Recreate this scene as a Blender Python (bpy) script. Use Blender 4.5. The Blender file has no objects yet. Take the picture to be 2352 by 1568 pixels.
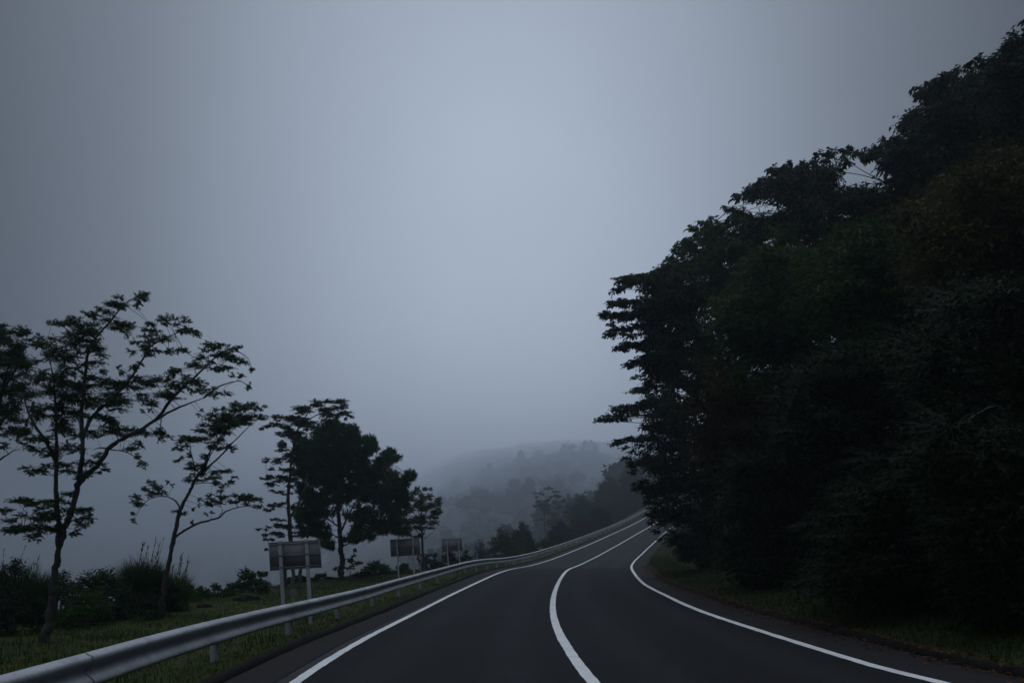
import bpy, math, random
import numpy as np
from mathutils import Vector, Matrix
random.seed(7); rng = np.random.default_rng(11)
SC = bpy.context.scene; COL = SC.collection

# ------------------------------------------------------------------ camera solve
F, CX, YH, H, ROLL = 2240., 1176., 1289.05, 1.4088, .0303
cr, sr = math.cos(ROLL), math.sin(ROLL)
def at(x, y, Y):
    """point seen at (x, y) of the 2352 x 1568 picture, Y metres ahead"""
    u, v = x-CX, y-YH
    a, b = u*cr-v*sr, u*sr+v*cr
    return np.array([a*Y/F, Y, H-b*Y/F])
def pix(p):
    x, y = F*p[0]/p[1], -F*(p[2]-H)/p[1]
    return CX+x*cr+y*sr, YH-x*sr+y*cr

# ------------------------------------------------------------------ road alignment (solved from the painted lines)
KS = [0, 8, 16, 25, 35, 45, 60, 75, 90, 110, 130, 160, 200.]
KAP = [0.0091, 0.0076, 0.0049, 0.002, 0.0014, 0.002, 0.0023, 0.0028, 0.0012, 0.0005, 0.0014, 0.0002, -0.0003]
SLO = [-0.0065, 0.0141, 0.0065, 0.0217, 0.0237, 0.0293, 0.0061, 0.0316, 0.0532, 0.0614, 0.0732, 0.0879, 0.1112]
BNK = [0.0127, -0.0005, 0.0063, 0.0049, -0.0161, -0.0254, -0.0241, -0.0169, -0.0213, -0.0242, -0.0225, -0.0235, -0.0249]
WRR = [3.6071, 3.4428, 3.2953, 3.2965, 3.4114, 3.5756, 3.7152, 3.7844, 3.8381, 3.811, 3.744, 3.6733, 3.6016]
dS = .5
S = np.arange(0, 330, dS)
th = -.1016+np.cumsum(np.interp(S, KS, KAP))*dS
RX = -2.111+np.cumsum(np.sin(th))*dS
RY = 3.+np.cumsum(np.cos(th))*dS
RZ = np.cumsum(np.interp(S, KS, SLO))*dS
Sb = np.arange(-40, 0, dS)
RX = np.concatenate([RX[0]+np.sin(th[0])*Sb, RX]); RY = np.concatenate([RY[0]+np.cos(th[0])*Sb, RY])
RZ = np.concatenate([Sb*0, RZ]); th = np.concatenate([Sb*0+th[0], th]); S = np.concatenate([Sb, S])
BK = np.interp(S, KS, BNK); WR = np.interp(S, KS, WRR)
NX, NY = np.cos(th), -np.sin(th)
def rp(s, o, dz=0., right=False):
    """world point at station s, offset o from the outer line (or from the inner line)"""
    i = np.interp
    x, y, z, nx, ny, b = (i(s, S, q) for q in (RX, RY, RZ, NX, NY, BK))
    if right: o = o+3.5+i(s, S, WR)
    oc = np.clip(o, -3, 9)
    return np.stack(np.broadcast_arrays(x+nx*o, y+ny*o, z+b*oc+dz), -1)
C0 = np.stack([RX, RY], 1)
def nearest(x, y):
    d = (RX[::2]-x)**2+(RY[::2]-y)**2; k = int(d.argmin())*2
    o = (x-RX[k])*NX[k]+(y-RY[k])*NY[k]
    return k, o

def sstep(a, b, x):
    t = np.clip((x-a)/(b-a), 0, 1); return t*t*(3-2*t)
def vnoise(x, y, sc=1., seed=0):
    x = np.asarray(x)*sc; y = np.asarray(y)*sc
    def h(i, j):
        v = np.sin(i*127.1+j*311.7+seed*17.3)*43758.5453; return v-np.floor(v)
    i, j = np.floor(x), np.floor(y); fx, fy = x-i, y-j
    fx, fy = fx*fx*(3-2*fx), fy*fy*(3-2*fy)
    return (h(i, j)*(1-fx)+h(i+1, j)*fx)*(1-fy)+(h(i, j+1)*(1-fx)+h(i+1, j+1)*fx)*fy
def fbm(x, y, sc=1., seed=0):
    return vnoise(x, y, sc, seed)*.55+vnoise(x, y, sc*2.1, seed+1)*.3+vnoise(x, y, sc*4.3, seed+2)*.15

# ground profiles: q = metres beyond the kerb
def left_w(s): return np.interp(s, [0, 20, 40, 60, 80, 120, 200], [11.5, 11.5, 9.5, 7.5, 4.2, 3.2, 3.0])
def left_rel(s, q):
    w = left_w(s)
    z = -.03+.05*sstep(0, 2, q)+.12*(fbm(s, q, .45, 3)-.5)*sstep(.6, 2.5, q)+.035*(fbm(s, q, 2.6, 5)-.5)*sstep(.1, .5, q)
    return z-np.maximum(0, q-w)*.52-.25*sstep(w-1.5, w+1.5, q)
def right_rel(s, q):
    z = .05+.12*np.minimum(q, 1.7)+.05*(fbm(s, q, 2.2, 8)-.5)*sstep(.1, .5, q)
    z = z+np.maximum(0, np.minimum(q-1.7, 16))*.8+np.maximum(0, q-17.7)*.22
    return z+.5*(fbm(s, q, .5, 9)-.5)*sstep(1.7, 4, q)
KL, KR = -1.08, 1.18       # outer faces of the kerbs
def hill_ridge(X):
    xi = np.array([940, 1000, 1021, 1080, 1110, 1160, 1196, 1241, 1308, 1362, 1416, 1500, 1620, 2400.])
    yi = np.array([1185, 1146, 1137, 1130, 1098, 1084, 1062, 1052, 1042, 1042, 1052, 1052, 1045, 1030.])
    zi = (1289-(xi-CX)*.03-yi)/F*1430+H-19
    return np.interp(X, np.concatenate([[-1500, -250], (xi-CX)/F*1430]), np.concatenate([[20, 30], zi]))
def ground_h(x, y):
    k, o = nearest(x, y); s = S[k]
    zb = RZ[k]
    ql = -(o-KL); qr = o-3.5-WR[k]-KR
    if ql > 0: z = zb-BK[k]*0+left_rel(s, ql)
    elif qr > 0: z = zb+BK[k]*8+right_rel(s, qr)
    else: z = zb+BK[k]*o-.3
    if ql > 0:
        z = max(z, -34+fbm(x, y, .02, 4)*6)
        e = float(sstep(-256, -150, x)); nz = .45+1.1*float(fbm(x, y, .0022, 15)); hz = -34+(hill_ridge(x)+34)*float(sstep(380, 1430, y))*e+(1-e)*115*nz*float(sstep(600, 2300, y))
        z = max(z, hz+fbm(x, y, .02, 6)*4)
        if s > 320: z = max(z, hz)
    return z

# ------------------------------------------------------------------ materials
def mat(name, build):
    m = bpy.data.materials.new(name); m.use_nodes = True
    nt = m.node_tree; b = nt.nodes['Principled BSDF']; build(nt, b); return m
def N(nt, t, **kw):
    n = nt.nodes.new(t)
    for k, v in kw.items():
        if k in n.inputs: n.inputs[k].default_value = v
        else: setattr(n, k, v)
    return n
def ramp(nt, fac, stops):
    r = nt.nodes.new('ShaderNodeValToRGB'); el = r.color_ramp.elements
    while len(el) < len(stops): el.new(.5)
    for e, (p, c) in zip(el, stops): e.position = p; e.color = (*c, 1)
    nt.links.new(fac, r.inputs[0]); return r.outputs[0]
def noise(nt, scale, detail=4, rough=.6, vec=None, dim=None):
    n = N(nt, 'ShaderNodeTexNoise', Scale=scale, Detail=detail, Roughness=rough)
    if vec is None: vec = nt.nodes.new('ShaderNodeTexCoord').outputs['Object']
    nt.links.new(vec, n.inputs['Vector']); return n.outputs['Fac']
def mix(nt, f, a, b, mode='MIX'):
    m = nt.nodes.new('ShaderNodeMix'); m.data_type = 'RGBA'; m.blend_type = mode
    for sock, v in ((m.inputs[0], f), (m.inputs[6], a), (m.inputs[7], b)):
        if hasattr(v, 'links'): nt.links.new(v, sock)
        else: sock.default_value = (*v, 1) if isinstance(v, tuple) else v
    return m.outputs[2]
def bump(nt, b, h, strength=.3, dist=.02):
    n = N(nt, 'ShaderNodeBump', Strength=strength, Distance=dist)
    nt.links.new(h, n.inputs['Height']); nt.links.new(n.outputs[0], b.inputs['Normal'])
def leaf_mat(name, dark, light, rough=.62, sc=.8, tr=.25):
    def f(nt, b):
        g = nt.nodes.new('ShaderNodeNewGeometry')
        c1 = ramp(nt, noise(nt, sc, 3), [(.3, dark), (.7, light)])
        c2 = ramp(nt, g.outputs['Random Per Island'], [(0, tuple(.55*v for v in dark)), (.6, dark), (1, tuple(1.25*v for v in light))])
        c = mix(nt, .5, c1, c2); nt.links.new(c, b.inputs['Base Color'])
        b.inputs['Roughness'].default_value = rough; b.inputs['Specular IOR Level'].default_value = .05
        t = N(nt, 'ShaderNodeBsdfTranslucent'); nt.links.new(c, t.inputs['Color'])
        ms = N(nt, 'ShaderNodeMixShader'); ms.inputs[0].default_value = tr
        out = nt.nodes['Material Output']
        nt.links.new(b.outputs[0], ms.inputs[1]); nt.links.new(t.outputs[0], ms.inputs[2]); nt.links.new(ms.outputs[0], out.inputs[0])
    return mat(name, f)
def bark_mat(name, a, c):
    def f(nt, b):
        tc = nt.nodes.new('ShaderNodeTexCoord'); mp = N(nt, 'ShaderNodeMapping'); mp.inputs['Scale'].default_value = (9, 9, 2)
        nt.links.new(tc.outputs['Object'], mp.inputs[0])
        n = noise(nt, 1.5, 8, .65, mp.outputs[0]); nt.links.new(ramp(nt, n, [(.3, a), (.7, c)]), b.inputs['Base Color'])
        b.inputs['Roughness'].default_value = .9; bump(nt, b, n, .8, .03)
    return mat(name, f)
M = {}
M['bark'] = bark_mat('dark_bark', (.016, .014, .013), (.05, .045, .042))
M['bark_pale'] = bark_mat('grey_bark', (.03, .03, .03), (.085, .082, .08))
M['leaf'] = leaf_mat('maple_leaf', (.007, .03, .003), (.022, .062, .008))
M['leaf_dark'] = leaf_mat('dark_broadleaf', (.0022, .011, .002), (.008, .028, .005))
M['leaf_green'] = leaf_mat('green_broadleaf', (.008, .036, .005), (.028, .085, .010))
M['leaf_olive'] = leaf_mat('olive_leaf', (.020, .024, .003), (.066, .064, .010))
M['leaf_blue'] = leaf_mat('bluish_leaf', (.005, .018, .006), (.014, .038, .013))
M['leaf_yellow'] = leaf_mat('yellowish_leaf', (.045, .042, .012), (.09, .07, .02))
M['needle'] = leaf_mat('pine_needle', (.002, .034, .006), (.010, .082, .015), tr=.1)
M['blade'] = leaf_mat('grass_blade', (.016, .030, .003), (.056, .056, .008), sc=.45)
M['blade_dry'] = leaf_mat('dry_blade', (.04, .034, .016), (.09, .078, .04), sc=1.5)
M['bamboo'] = leaf_mat('bamboo_grass_leaf', (.008, .034, .008), (.028, .075, .018), sc=1.2)
M['litter'] = leaf_mat('dead_leaf', (.05, .022, .01), (.13, .06, .025), sc=3)
def f_asphalt(dark, light, patch):
    def f(nt, b):
        tc = nt.nodes.new('ShaderNodeTexCoord').outputs['Object']
        fine = noise(nt, 85, 3, .7, tc); big = noise(nt, .35, 5, .65, tc); mid = noise(nt, 3.2, 5, .7, tc)
        v = N(nt, 'ShaderNodeTexVoronoi', Scale=60.); nt.links.new(tc, v.inputs['Vector'])
        c = ramp(nt, fine, [(.3, dark), (.72, light)])
        c = mix(nt, .55, c, ramp(nt, big, [(.35, dark), (.65, light)]))
        c = mix(nt, .3, c, ramp(nt, mid, [(.35, patch), (.7, light)]))
        at_ = N(nt, 'ShaderNodeAttribute', attribute_name='across'); w = N(nt, 'ShaderNodeMath', operation='SINE')
        mu = N(nt, 'ShaderNodeMath', operation='MULTIPLY_ADD'); mu.inputs[1].default_value = 3.59; mu.inputs[2].default_value = -1.6
        nt.links.new(at_.outputs['Fac'], mu.inputs[0]); nt.links.new(mu.outputs[0], w.inputs[0])
        wf = N(nt, 'ShaderNodeMath', operation='MULTIPLY'); nt.links.new(w.outputs[0], wf.inputs[0]); nt.links.new(mid, wf.inputs[1]); wf.use_clamp = True
        c = mix(nt, wf.outputs[0], c, tuple(1.18*v for v in light))
        nt.links.new(c, b.inputs['Base Color'])
        r = N(nt, 'ShaderNodeMapRange'); r.inputs['To Min'].default_value = .62; r.inputs['To Max'].default_value = .88
        nt.links.new(big, r.inputs[0]); nt.links.new(r.outputs[0], b.inputs['Roughness'])
        b.inputs['Specular IOR Level'].default_value = .02
        bump(nt, b, v.outputs['Distance'], .5, .008)
    return f
M['asphalt'] = mat('asphalt', f_asphalt((.010, .0105, .0118), (.019, .0195, .0215), (.013, .0125, .013)))
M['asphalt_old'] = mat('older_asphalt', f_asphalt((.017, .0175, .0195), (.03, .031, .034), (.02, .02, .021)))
M['shoulder'] = mat('shoulder_asphalt', f_asphalt((.015, .0145, .0155), (.029, .028, .029), (.019, .017, .016)))
M['gutter'] = mat('gutter_asphalt', f_asphalt((.032, .033, .037), (.052, .053, .058), (.034, .034, .036)))
M['seam'] = mat('sealant', f_asphalt((.008, .008, .009), (.016, .016, .017), (.01, .01, .01)))
M['kerb'] = mat('kerb_concrete', f_asphalt((.006, .006, .006), (.018, .017, .016), (.008, .009, .006)))
def f_paint(nt, b):
    tc = nt.nodes.new('ShaderNodeTexCoord').outputs['Object']
    n = noise(nt, 22, 8, .8, tc); n2 = noise(nt, 1.2, 4, .6, tc)
    c = ramp(nt, n, [(.3, (.12, .122, .125)), (.46, (.52, .53, .53)), (.7, (.7, .72, .72))])
    c = mix(nt, .35, c, ramp(nt, n2, [(.3, (.34, .35, .36)), (.7, (.72, .73, .72))]))
    nt.links.new(c, b.inputs['Base Color']); b.inputs['Roughness'].default_value = .7; bump(nt, b, n, .3, .004)
M['paint'] = mat('road_paint', f_paint)
def f_ground(stops, sc=.7, bs=.6):
    def f(nt, b):
        tc = nt.nodes.new('ShaderNodeTexCoord').outputs['Object']
        n = noise(nt, sc, 6, .65, tc); n2 = noise(nt, 14, 6, .75, tc)
        c = mix(nt, .5, ramp(nt, n, stops), ramp(nt, n2, stops)); nt.links.new(c, b.inputs['Base Color'])
        b.inputs['Roughness'].default_value = .95; b.inputs['Specular IOR Level'].default_value = .1; bump(nt, b, n2, bs, .06)
    return f
M['verge'] = mat('verge_turf', f_ground([(.3, (.016, .014, .006)), (.45, (.018, .030, .005)), (.6, (.044, .048, .009)), (.75, (.06, .048, .016))]))
M['bank'] = mat('bank_soil', f_ground([(.3, (.012, .012, .008)), (.5, (.02, .024, .01)), (.7, (.035, .04, .014))]))
M['terrain'] = mat('wooded_ground', f_ground([(.3, (.014, .02, .010)), (.6, (.028, .036, .014))], .08, .3))
def f_steel(a, c, rust, rough=.5, metal=0.):
    def f(nt, b):
        tc = nt.nodes.new('ShaderNodeTexCoord').outputs['Object']
        n = noise(nt, 1.3, 7, .7, tc); n2 = noise(nt, 16, 8, .75, tc); n3 = noise(nt, 5, 6, .8, tc)
        col = ramp(nt, n, [(.3, a), (.7, c)])
        col = mix(nt, ramp(nt, n2, [(.56, (0, 0, 0)), (.68, (.75, .75, .75))]), col, rust)
        col = mix(nt, ramp(nt, n3, [(.6, (0, 0, 0)), (.75, (.5, .5, .5))]), col, tuple(v*.45 for v in a))
        nt.links.new(col, b.inputs['Base Color']); b.inputs['Roughness'].default_value = rough; b.inputs['Metallic'].default_value = metal
        bump(nt, b, n2, .15, .004)
    return f
M['rail'] = mat('galvanised_beam', f_steel((.165, .18, .21), (.35, .37, .40), (.09, .085, .075), .58, .05))
M['post'] = mat('painted_post', f_steel((.22, .235, .26), (.32, .34, .36), (.2, .17, .12), .6))
def f_sign(nt, b):
    n = noise(nt, 2.5, 6, .7); nt.links.new(ramp(nt, n, [(.3, (.11, .107, .113)), (.7, (.135, .13, .138))]), b.inputs['Base Color']); b.inputs['Roughness'].default_value = .7
M['signback'] = mat('sign_back', f_sign)
M['signrim'] = mat('sign_brace', f_steel((.11, .106, .112), (.15, .146, .152), (.09, .085, .085), .6))
M['pole'] = mat('sign_pole', f_steel((.3, .32, .35), (.44, .46, .49), (.18, .15, .12), .5, .2))
M['blue'] = mat('blue_cap', f_steel((.02, .07, .3), (.03, .1, .38), (.02, .05, .2), .5))
M['disc'] = mat('reflector_disc', f_steel((.12, .12, .135), (.17, .17, .18), (.1, .1, .1), .35))
M['disc_red'] = mat('reflector_disc_worn', f_steel((.3, .16, .16), (.36, .24, .24), (.2, .12, .12), .4))
M['rock'] = mat('rock', f_ground([(.3, (.012, .013, .010)), (.7, (.03, .029, .024))], 2))

# ------------------------------------------------------------------ mesh helpers
class MB:
    def __init__(s): s.v = []; s.f = []; s.n = 0; s.m = []
    def add(s, v, f, mi=0):
        v = np.asarray(v, float).reshape(-1, 3); f = np.asarray(f, int)
        s.v.append(v); s.f.append(f+s.n); s.m.append(np.full(len(f), mi)); s.n += len(v)
    def build(s, name, mats, parent=None, origin=None, smooth=False):
        v = np.concatenate(s.v); mats = mats if isinstance(mats, (list, tuple)) else [mats]
        org = np.zeros(3) if origin is None else np.asarray(origin, float)
        if parent is not None and origin is None: org = np.array(parent.get('_o', (0, 0, 0)), float)
        me = bpy.data.meshes.new(name)
        cnt = [f.shape[1] for f in s.f for _ in range(len(f))]
        loops = np.concatenate([f.ravel() for f in s.f]); cnt = np.array(cnt)
        me.vertices.add(len(v)); me.vertices.foreach_set('co', (v-org).ravel().astype(np.float32))
        me.loops.add(len(loops)); me.loops.foreach_set('vertex_index', loops.astype(np.int32))
        me.polygons.add(len(cnt)); me.polygons.foreach_set('loop_start', np.concatenate([[0], np.cumsum(cnt)[:-1]]).astype(np.int32))
        me.polygons.foreach_set('loop_total', cnt.astype(np.int32))
        me.polygons.foreach_set('material_index', np.concatenate(s.m).astype(np.int32))
        if smooth: me.polygons.foreach_set('use_smooth', np.ones(len(cnt), bool))
        me.update(calc_edges=True); me.validate()
        for m in mats: me.materials.append(m)
        o = bpy.data.objects.new(name, me); COL.objects.link(o)
        if parent is not None: o.parent = parent
        else: o.location = org
        o['_o'] = tuple(float(a) for a in org)
        return o
    def tube(s, P, R, k=8, cap=True, mi=0):
        P = np.asarray(P, float); n = len(P); R = np.atleast_1d(np.asarray(R, float)); R = np.interp(np.linspace(0, 1, n), np.linspace(0, 1, len(R)), R) if len(R) > 1 else np.full(n, R[0])
        T = np.gradient(P, axis=0); T /= np.linalg.norm(T, axis=1)[:, None]+1e-12
        a = np.cross(T, [0, 0, 1.]); bad = np.linalg.norm(a, axis=1) < .15; a[bad] = np.cross(T[bad], [0, 1., 0])
        a /= np.linalg.norm(a, axis=1)[:, None]
        for i in range(1, n):
            if a[i] @ a[i-1] < 0: a[i] = -a[i]
        b = np.cross(T, a); t = np.arange(k)*2*math.pi/k
        V = P[:, None]+R[:, None, None]*(a[:, None]*np.cos(t)[:, None]+b[:, None]*np.sin(t)[:, None])
        i = np.arange(n-1)[:, None]*k; j = np.arange(k)[None]; j2 = (j+1) % k
        Fq = np.stack([i+j, i+j2, i+k+j2, i+k+j], -1).reshape(-1, 4)
        s.add(V, Fq, mi)
        if cap:
            for e in (0, n-1): s.add(V[e], [list(range(k)) if e else list(range(k))[::-1]], mi)
    def box(s, c, sz, R=None, mi=0):
        v = np.array([[x, y, z] for x in (-.5, .5) for y in (-.5, .5) for z in (-.5, .5)])*np.asarray(sz)
        if R is not None: v = v @ np.asarray(R).T
        s.add(v+np.asarray(c), [(0, 1, 3, 2), (4, 6, 7, 5), (0, 4, 5, 1), (2, 3, 7, 6), (0, 2, 6, 4), (1, 5, 7, 3)], mi)
    def grid(s, V, mi=0):
        a, b = V.shape[:2]; i = np.arange(a-1)[:, None]*b; j = np.arange(b-1)[None]
        s.add(V.reshape(-1, 3), np.stack([i+j, i+j+1, i+b+j+1, i+b+j], -1).reshape(-1, 4), mi)
def unit(v): return v/(np.linalg.norm(v, axis=-1, keepdims=True)+1e-12)
def leaves(mb, P, D, size, kind='oval', upn=.6, mi=0, wid=.42):
    """flat pointed leaves: P base, D direction"""
    n = len(P); D = unit(D)
    U = unit(np.array([0, 0, 1.])*upn+rng.normal(0, 1, (n, 3))*(1-upn)*.9+1e-6)
    W = unit(np.cross(D, U)); U = np.cross(W, D); L = size*rng.uniform(.65, 1.25, n)[:, None]
    def rh(Dd, Ww, L, w):
        fold = U*L*w*.35
        V = np.stack([P, P+Dd*L*.42-Ww*L*w+fold, P+Dd*L-U*L*.18, P+Dd*L*.42+Ww*L*w+fold], 1)
        mb.add(V, np.arange(4*n).reshape(n, 4), mi)
    if kind == 'maple':
        for a, q in ((-1.0, .75), (0, 1.), (1.0, .75)):
            ca, sa = math.cos(a), math.sin(a)
            rh(D*ca+W*sa, W*ca-D*sa, L*q, .17)
    else: rh(D, W, L, wid*.6 if kind == 'oval' else .09)
def twigs3(mb, A, B, r, mi=0):
    """straight three-sided twigs A->B"""
    T = unit(B-A); a = unit(np.cross(T, [.13, .2, 1.])); b = np.cross(T, a); n = len(A); V = []
    for Q, rr in ((A, r), (B, r*.35)):
        for k in range(3):
            t = k*2.0944; V.append(Q+(a*math.cos(t)+b*math.sin(t))*rr)
    V = np.stack(V, 1); base = (np.arange(n)*6)[:, None, None]
    mb.add(V, (base+np.array([[0, 1, 4, 3], [1, 2, 5, 4], [2, 0, 3, 5]])).reshape(-1, 4), mi)
def spray(lm, tm, c, R, root, ntw, lpt, size, kind, droop=.25, flat=.5, toward=None, layer=True, twr=.006):
    """one leafy pad: twigs from root out through an ellipsoid, leaves along them"""
    d = rng.normal(0, 1, (ntw, 3)); d = unit(d)*rng.uniform(.3, 1, (ntw, 1))**.5
    if layer: d[:, 2] = np.round(d[:, 2]*1.4)/1.4+rng.normal(0, .13, ntw)
    tip = c+d*R; rt = root+(c-root)*rng.uniform(.1, .75, (ntw, 1))+rng.normal(0, .06, (ntw, 3))*R
    twigs3(tm, rt, tip, twr)
    L = np.linalg.norm(tip-rt, axis=1)
    t = np.linspace(.3, 1.0, lpt)[None]+rng.uniform(-.04, .04, (ntw, lpt))
    P = rt[:, None]+(tip-rt)[:, None]*t[..., None]
    P[..., 2] -= droop*.25*(t**2)*L[:, None]
    T = unit(tip-rt)[:, None]; side = unit(np.cross(T, [0, 0, 1.]))*np.where(np.arange(lpt) % 2, 1., -1.)[None, :, None]
    D = T*.7+side*rng.uniform(.3, 1.1, (ntw, lpt, 1))+rng.normal(0, .3, (ntw, lpt, 3)); D[..., 2] -= droop*1.3
    if toward is not None: D = D+np.asarray(toward)*.8
    leaves(lm, P.reshape(-1, 3), D.reshape(-1, 3), size, kind, flat)
def needles(lm, tm, c, R, root, ntuft, size):
    """pine shoots: short upswept twigs, each a brush of fine needles"""
    d = unit(rng.normal(0, 1, (ntuft, 3)))*rng.uniform(.2, 1, (ntuft, 1))**.6; P = c+d*R
    ax = unit(unit(P-root+np.array([0, 0, .02]))*.8+np.array([0, 0, .5])+rng.normal(0, .35, (ntuft, 3)))
    Ls = rng.uniform(.22, .5, (ntuft, 1)); A = P-ax*Ls*.6; B = P+ax*Ls*.4; twigs3(tm, A, B, .007)
    m = 30; t = rng.uniform(0, 1, (ntuft, m, 1))**.8
    Pb = A[:, None]+(B-A)[:, None]*t; rad = rng.normal(0, 1, (ntuft, m, 3)); D = ax[:, None]*rng.uniform(.5, 1.3, (ntuft, m, 1))+unit(rad)*.85
    leaves(lm, Pb.reshape(-1, 3), D.reshape(-1, 3), size, 'needle', 0.)

def spline(P, n=6):
    P = np.asarray(P, float)
    if len(P) < 3: return P
    Q = np.vstack([2*P[0]-P[1], P, 2*P[-1]-P[-2]]); out = []
    for i in range(1, len(Q)-2):
        for t in np.linspace(0, 1, n, endpoint=False):
            a, b, c, d = Q[i-1:i+3]
            out.append(.5*(2*b+(c-a)*t+(2*a-5*b+4*c-d)*t*t+(3*b-a-3*c+d)*t**3))
    out.append(P[-1]); return np.array(out)
def tag(o, label=None, cat=None, group=None, kind=None):
    if label: o['label'] = label
    if cat: o['category'] = cat
    if group: o['group'] = group
    if kind: o['kind'] = kind
    return o
def empty(name, loc, label, cat, group=None):
    o = bpy.data.objects.new(name, None); COL.objects.link(o); o.location = tuple(float(v) for v in loc)
    o.empty_display_size = .3; o['_o'] = tuple(float(v) for v in loc); return tag(o, label, cat, group)
def strip(name, ss, offs, dzs, m, parent=None, right=False, smooth=False, jit=0.):
    """sheet along the road: offs across, dzs heights"""
    V = []
    for s in ss:
        row = []
        for o, dz in zip(offs, dzs):
            row.append(rp(s, o+(jit*(vnoise(s, o, 3.)-.5) if jit else 0), dz, right))
        V.append(row)
    mb = MB(); mb.grid(np.array(V)); o = mb.build(name, m, parent, None if parent else (0, 0, 0), smooth); return o

# ------------------------------------------------------------------ road, lines, kerbs
SS = np.concatenate([np.arange(-38, 60, .5), np.arange(60, 320, 1.)])
def road_sheet():
    V = []
    for s in SS:
        w = 3.5+float(np.interp(s, S, WR))
        V.append([rp(s, o) for o in np.concatenate([[-.2], np.linspace(.0, w, 9), [w+.1]])])
    lat = np.array([np.concatenate([[-.2], np.linspace(0, 3.5+float(np.interp(q, S, WR)), 9), [9.]]) for q in SS])
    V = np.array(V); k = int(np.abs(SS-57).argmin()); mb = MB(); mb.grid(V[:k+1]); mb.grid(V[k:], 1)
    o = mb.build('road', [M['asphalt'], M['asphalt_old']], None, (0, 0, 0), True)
    at_ = o.data.attributes.new('across', 'FLOAT', 'POINT'); at_.data.foreach_set('value', np.concatenate([lat[:k+1].ravel(), lat[k:].ravel()]).astype(np.float32)); return o
road = tag(road_sheet(), kind='structure')
def line(name, o, w, right=False, label=None):
    V = []
    for s in np.concatenate([np.arange(-38, 2, .5), np.arange(2, 60, .12), np.arange(60, 320, 1.)]):
        j1 = .024*(fbm(s, 1+o, 3., 3)-.5); j2 = .024*(fbm(s, 2+o, 3., 4)-.5)
        V.append([rp(s, o-w/2+j1, .004, right), rp(s, o+w/2+j2, .004, right)])
    mb = MB(); mb.grid(np.array(V)); r = mb.build(name, M['paint'], road)
    if label: r['label'] = label
    return r
line('edge_line', 0, .145, label='white edge line beside the guardrail shoulder')
line('centre_line', 3.5, .15, label='white centre line between the two lanes')
line('edge_line', 0, .14, True, 'white edge line on the inside of the bend')
sh = strip('road_shoulder', SS, [-.96, -.6, -.24], [-.012, -.006, -.002], M['shoulder'])
tag(sh, kind='structure')
strip('gutter_strip', SS, [-.24, -.09], [.002, .003], M['gutter'], sh)
mb = MB(); V = [[rp(s, -.27+.03*(vnoise(s, 0, .7, 2)-.5), .003), rp(s, -.235+.03*(vnoise(s, 0, .7, 2)-.5)+.012*vnoise(s, 5, 6.), .006)] for s in SS]
mb.grid(np.array(V)); mb.build('crack_seal', M['seam'], sh)
sh2 = strip('road_shoulder', SS, [.1, .5, 1.0], [-.002, -.006, -.012], M['shoulder'], None, True); tag(sh2, kind='structure')
def kerb(right):
    V = []; sg = 1 if right else -1; o0 = 1.0 if right else .95
    for s in SS:
        n1 = .04*(vnoise(s, 3, 1.3, 5)-.5); n2 = .05*(vnoise(s, 9, 2.3, 6)-.5); hh = .085+.04*(vnoise(s, 5, .5, 7)-.5)
        V.append([rp(s, sg*(o0-.01), -.06, right), rp(s, sg*(o0+n1), .0, right), rp(s, sg*(o0+.03+n1), hh+n2*.4, right),
                  rp(s, sg*(o0+.12+n1), hh+.01+n2, right), rp(s, sg*(o0+.2+n2), hh-.05, right), rp(s, sg*(o0+.26), -.08, right)])
    mb = MB(); mb.grid(np.array(V)); return tag(mb.build('kerb', M['kerb'], None, (0, 0, 0)), kind='structure')
kerb(False); kerb(True)

# verge beside the guardrail, bank on the inside, and the wide ground sheet
qs = np.concatenate([np.arange(0, 3, .25), np.arange(3, 14, .5), np.arange(14, 30, 2)])
def side_sheet(name, right, m, rel, K, ss):
    V = []
    for s in ss:
        o = (qs+abs(K)) if right else -(qs+abs(K))
        P = rp(s, o, 0, right); P[:, 2] = (np.interp(s, S, RZ)+(np.interp(s, S, BK)*8 if right else 0))+rel(s, qs)
        V.append(P)
    mb = MB(); mb.grid(np.array(V)); return tag(mb.build(name, m, None, (0, 0, 0), True), kind='structure')
ss2 = np.concatenate([np.arange(-30, 50, .4), np.arange(50, 250, 1.2)])
side_sheet('grass_verge', False, M['verge'], left_rel, KL, ss2)
side_sheet('bank', True, M['bank'], right_rel, KR, ss2)
gx = np.concatenate([np.linspace(-2500, -300, 14), np.linspace(-280, -70, 16), np.linspace(-65, 120, 75), np.linspace(130, 400, 16), np.linspace(450, 2500, 12)])
gy = np.concatenate([np.linspace(-400, -60, 8), np.linspace(-50, 260, 110), np.linspace(268, 1500, 80), np.linspace(1560, 3500, 11)])
V = np.zeros((len(gy), len(gx), 3))
for a, y in enumerate(gy):
    for b, x in enumerate(gx):
        k, o = nearest(x, y); z = ground_h(x, y)
        if -30 < o < 38: z -= .35+.02*abs(o)
        V[a, b] = (x, y, z)
mb = MB(); mb.grid(V); tag(mb.build('ground', M['terrain'], None, (0, 0, 0), True), kind='structure')
def gz(x, y):
    k, o = nearest(x, y); return ground_h(x, y)

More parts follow.
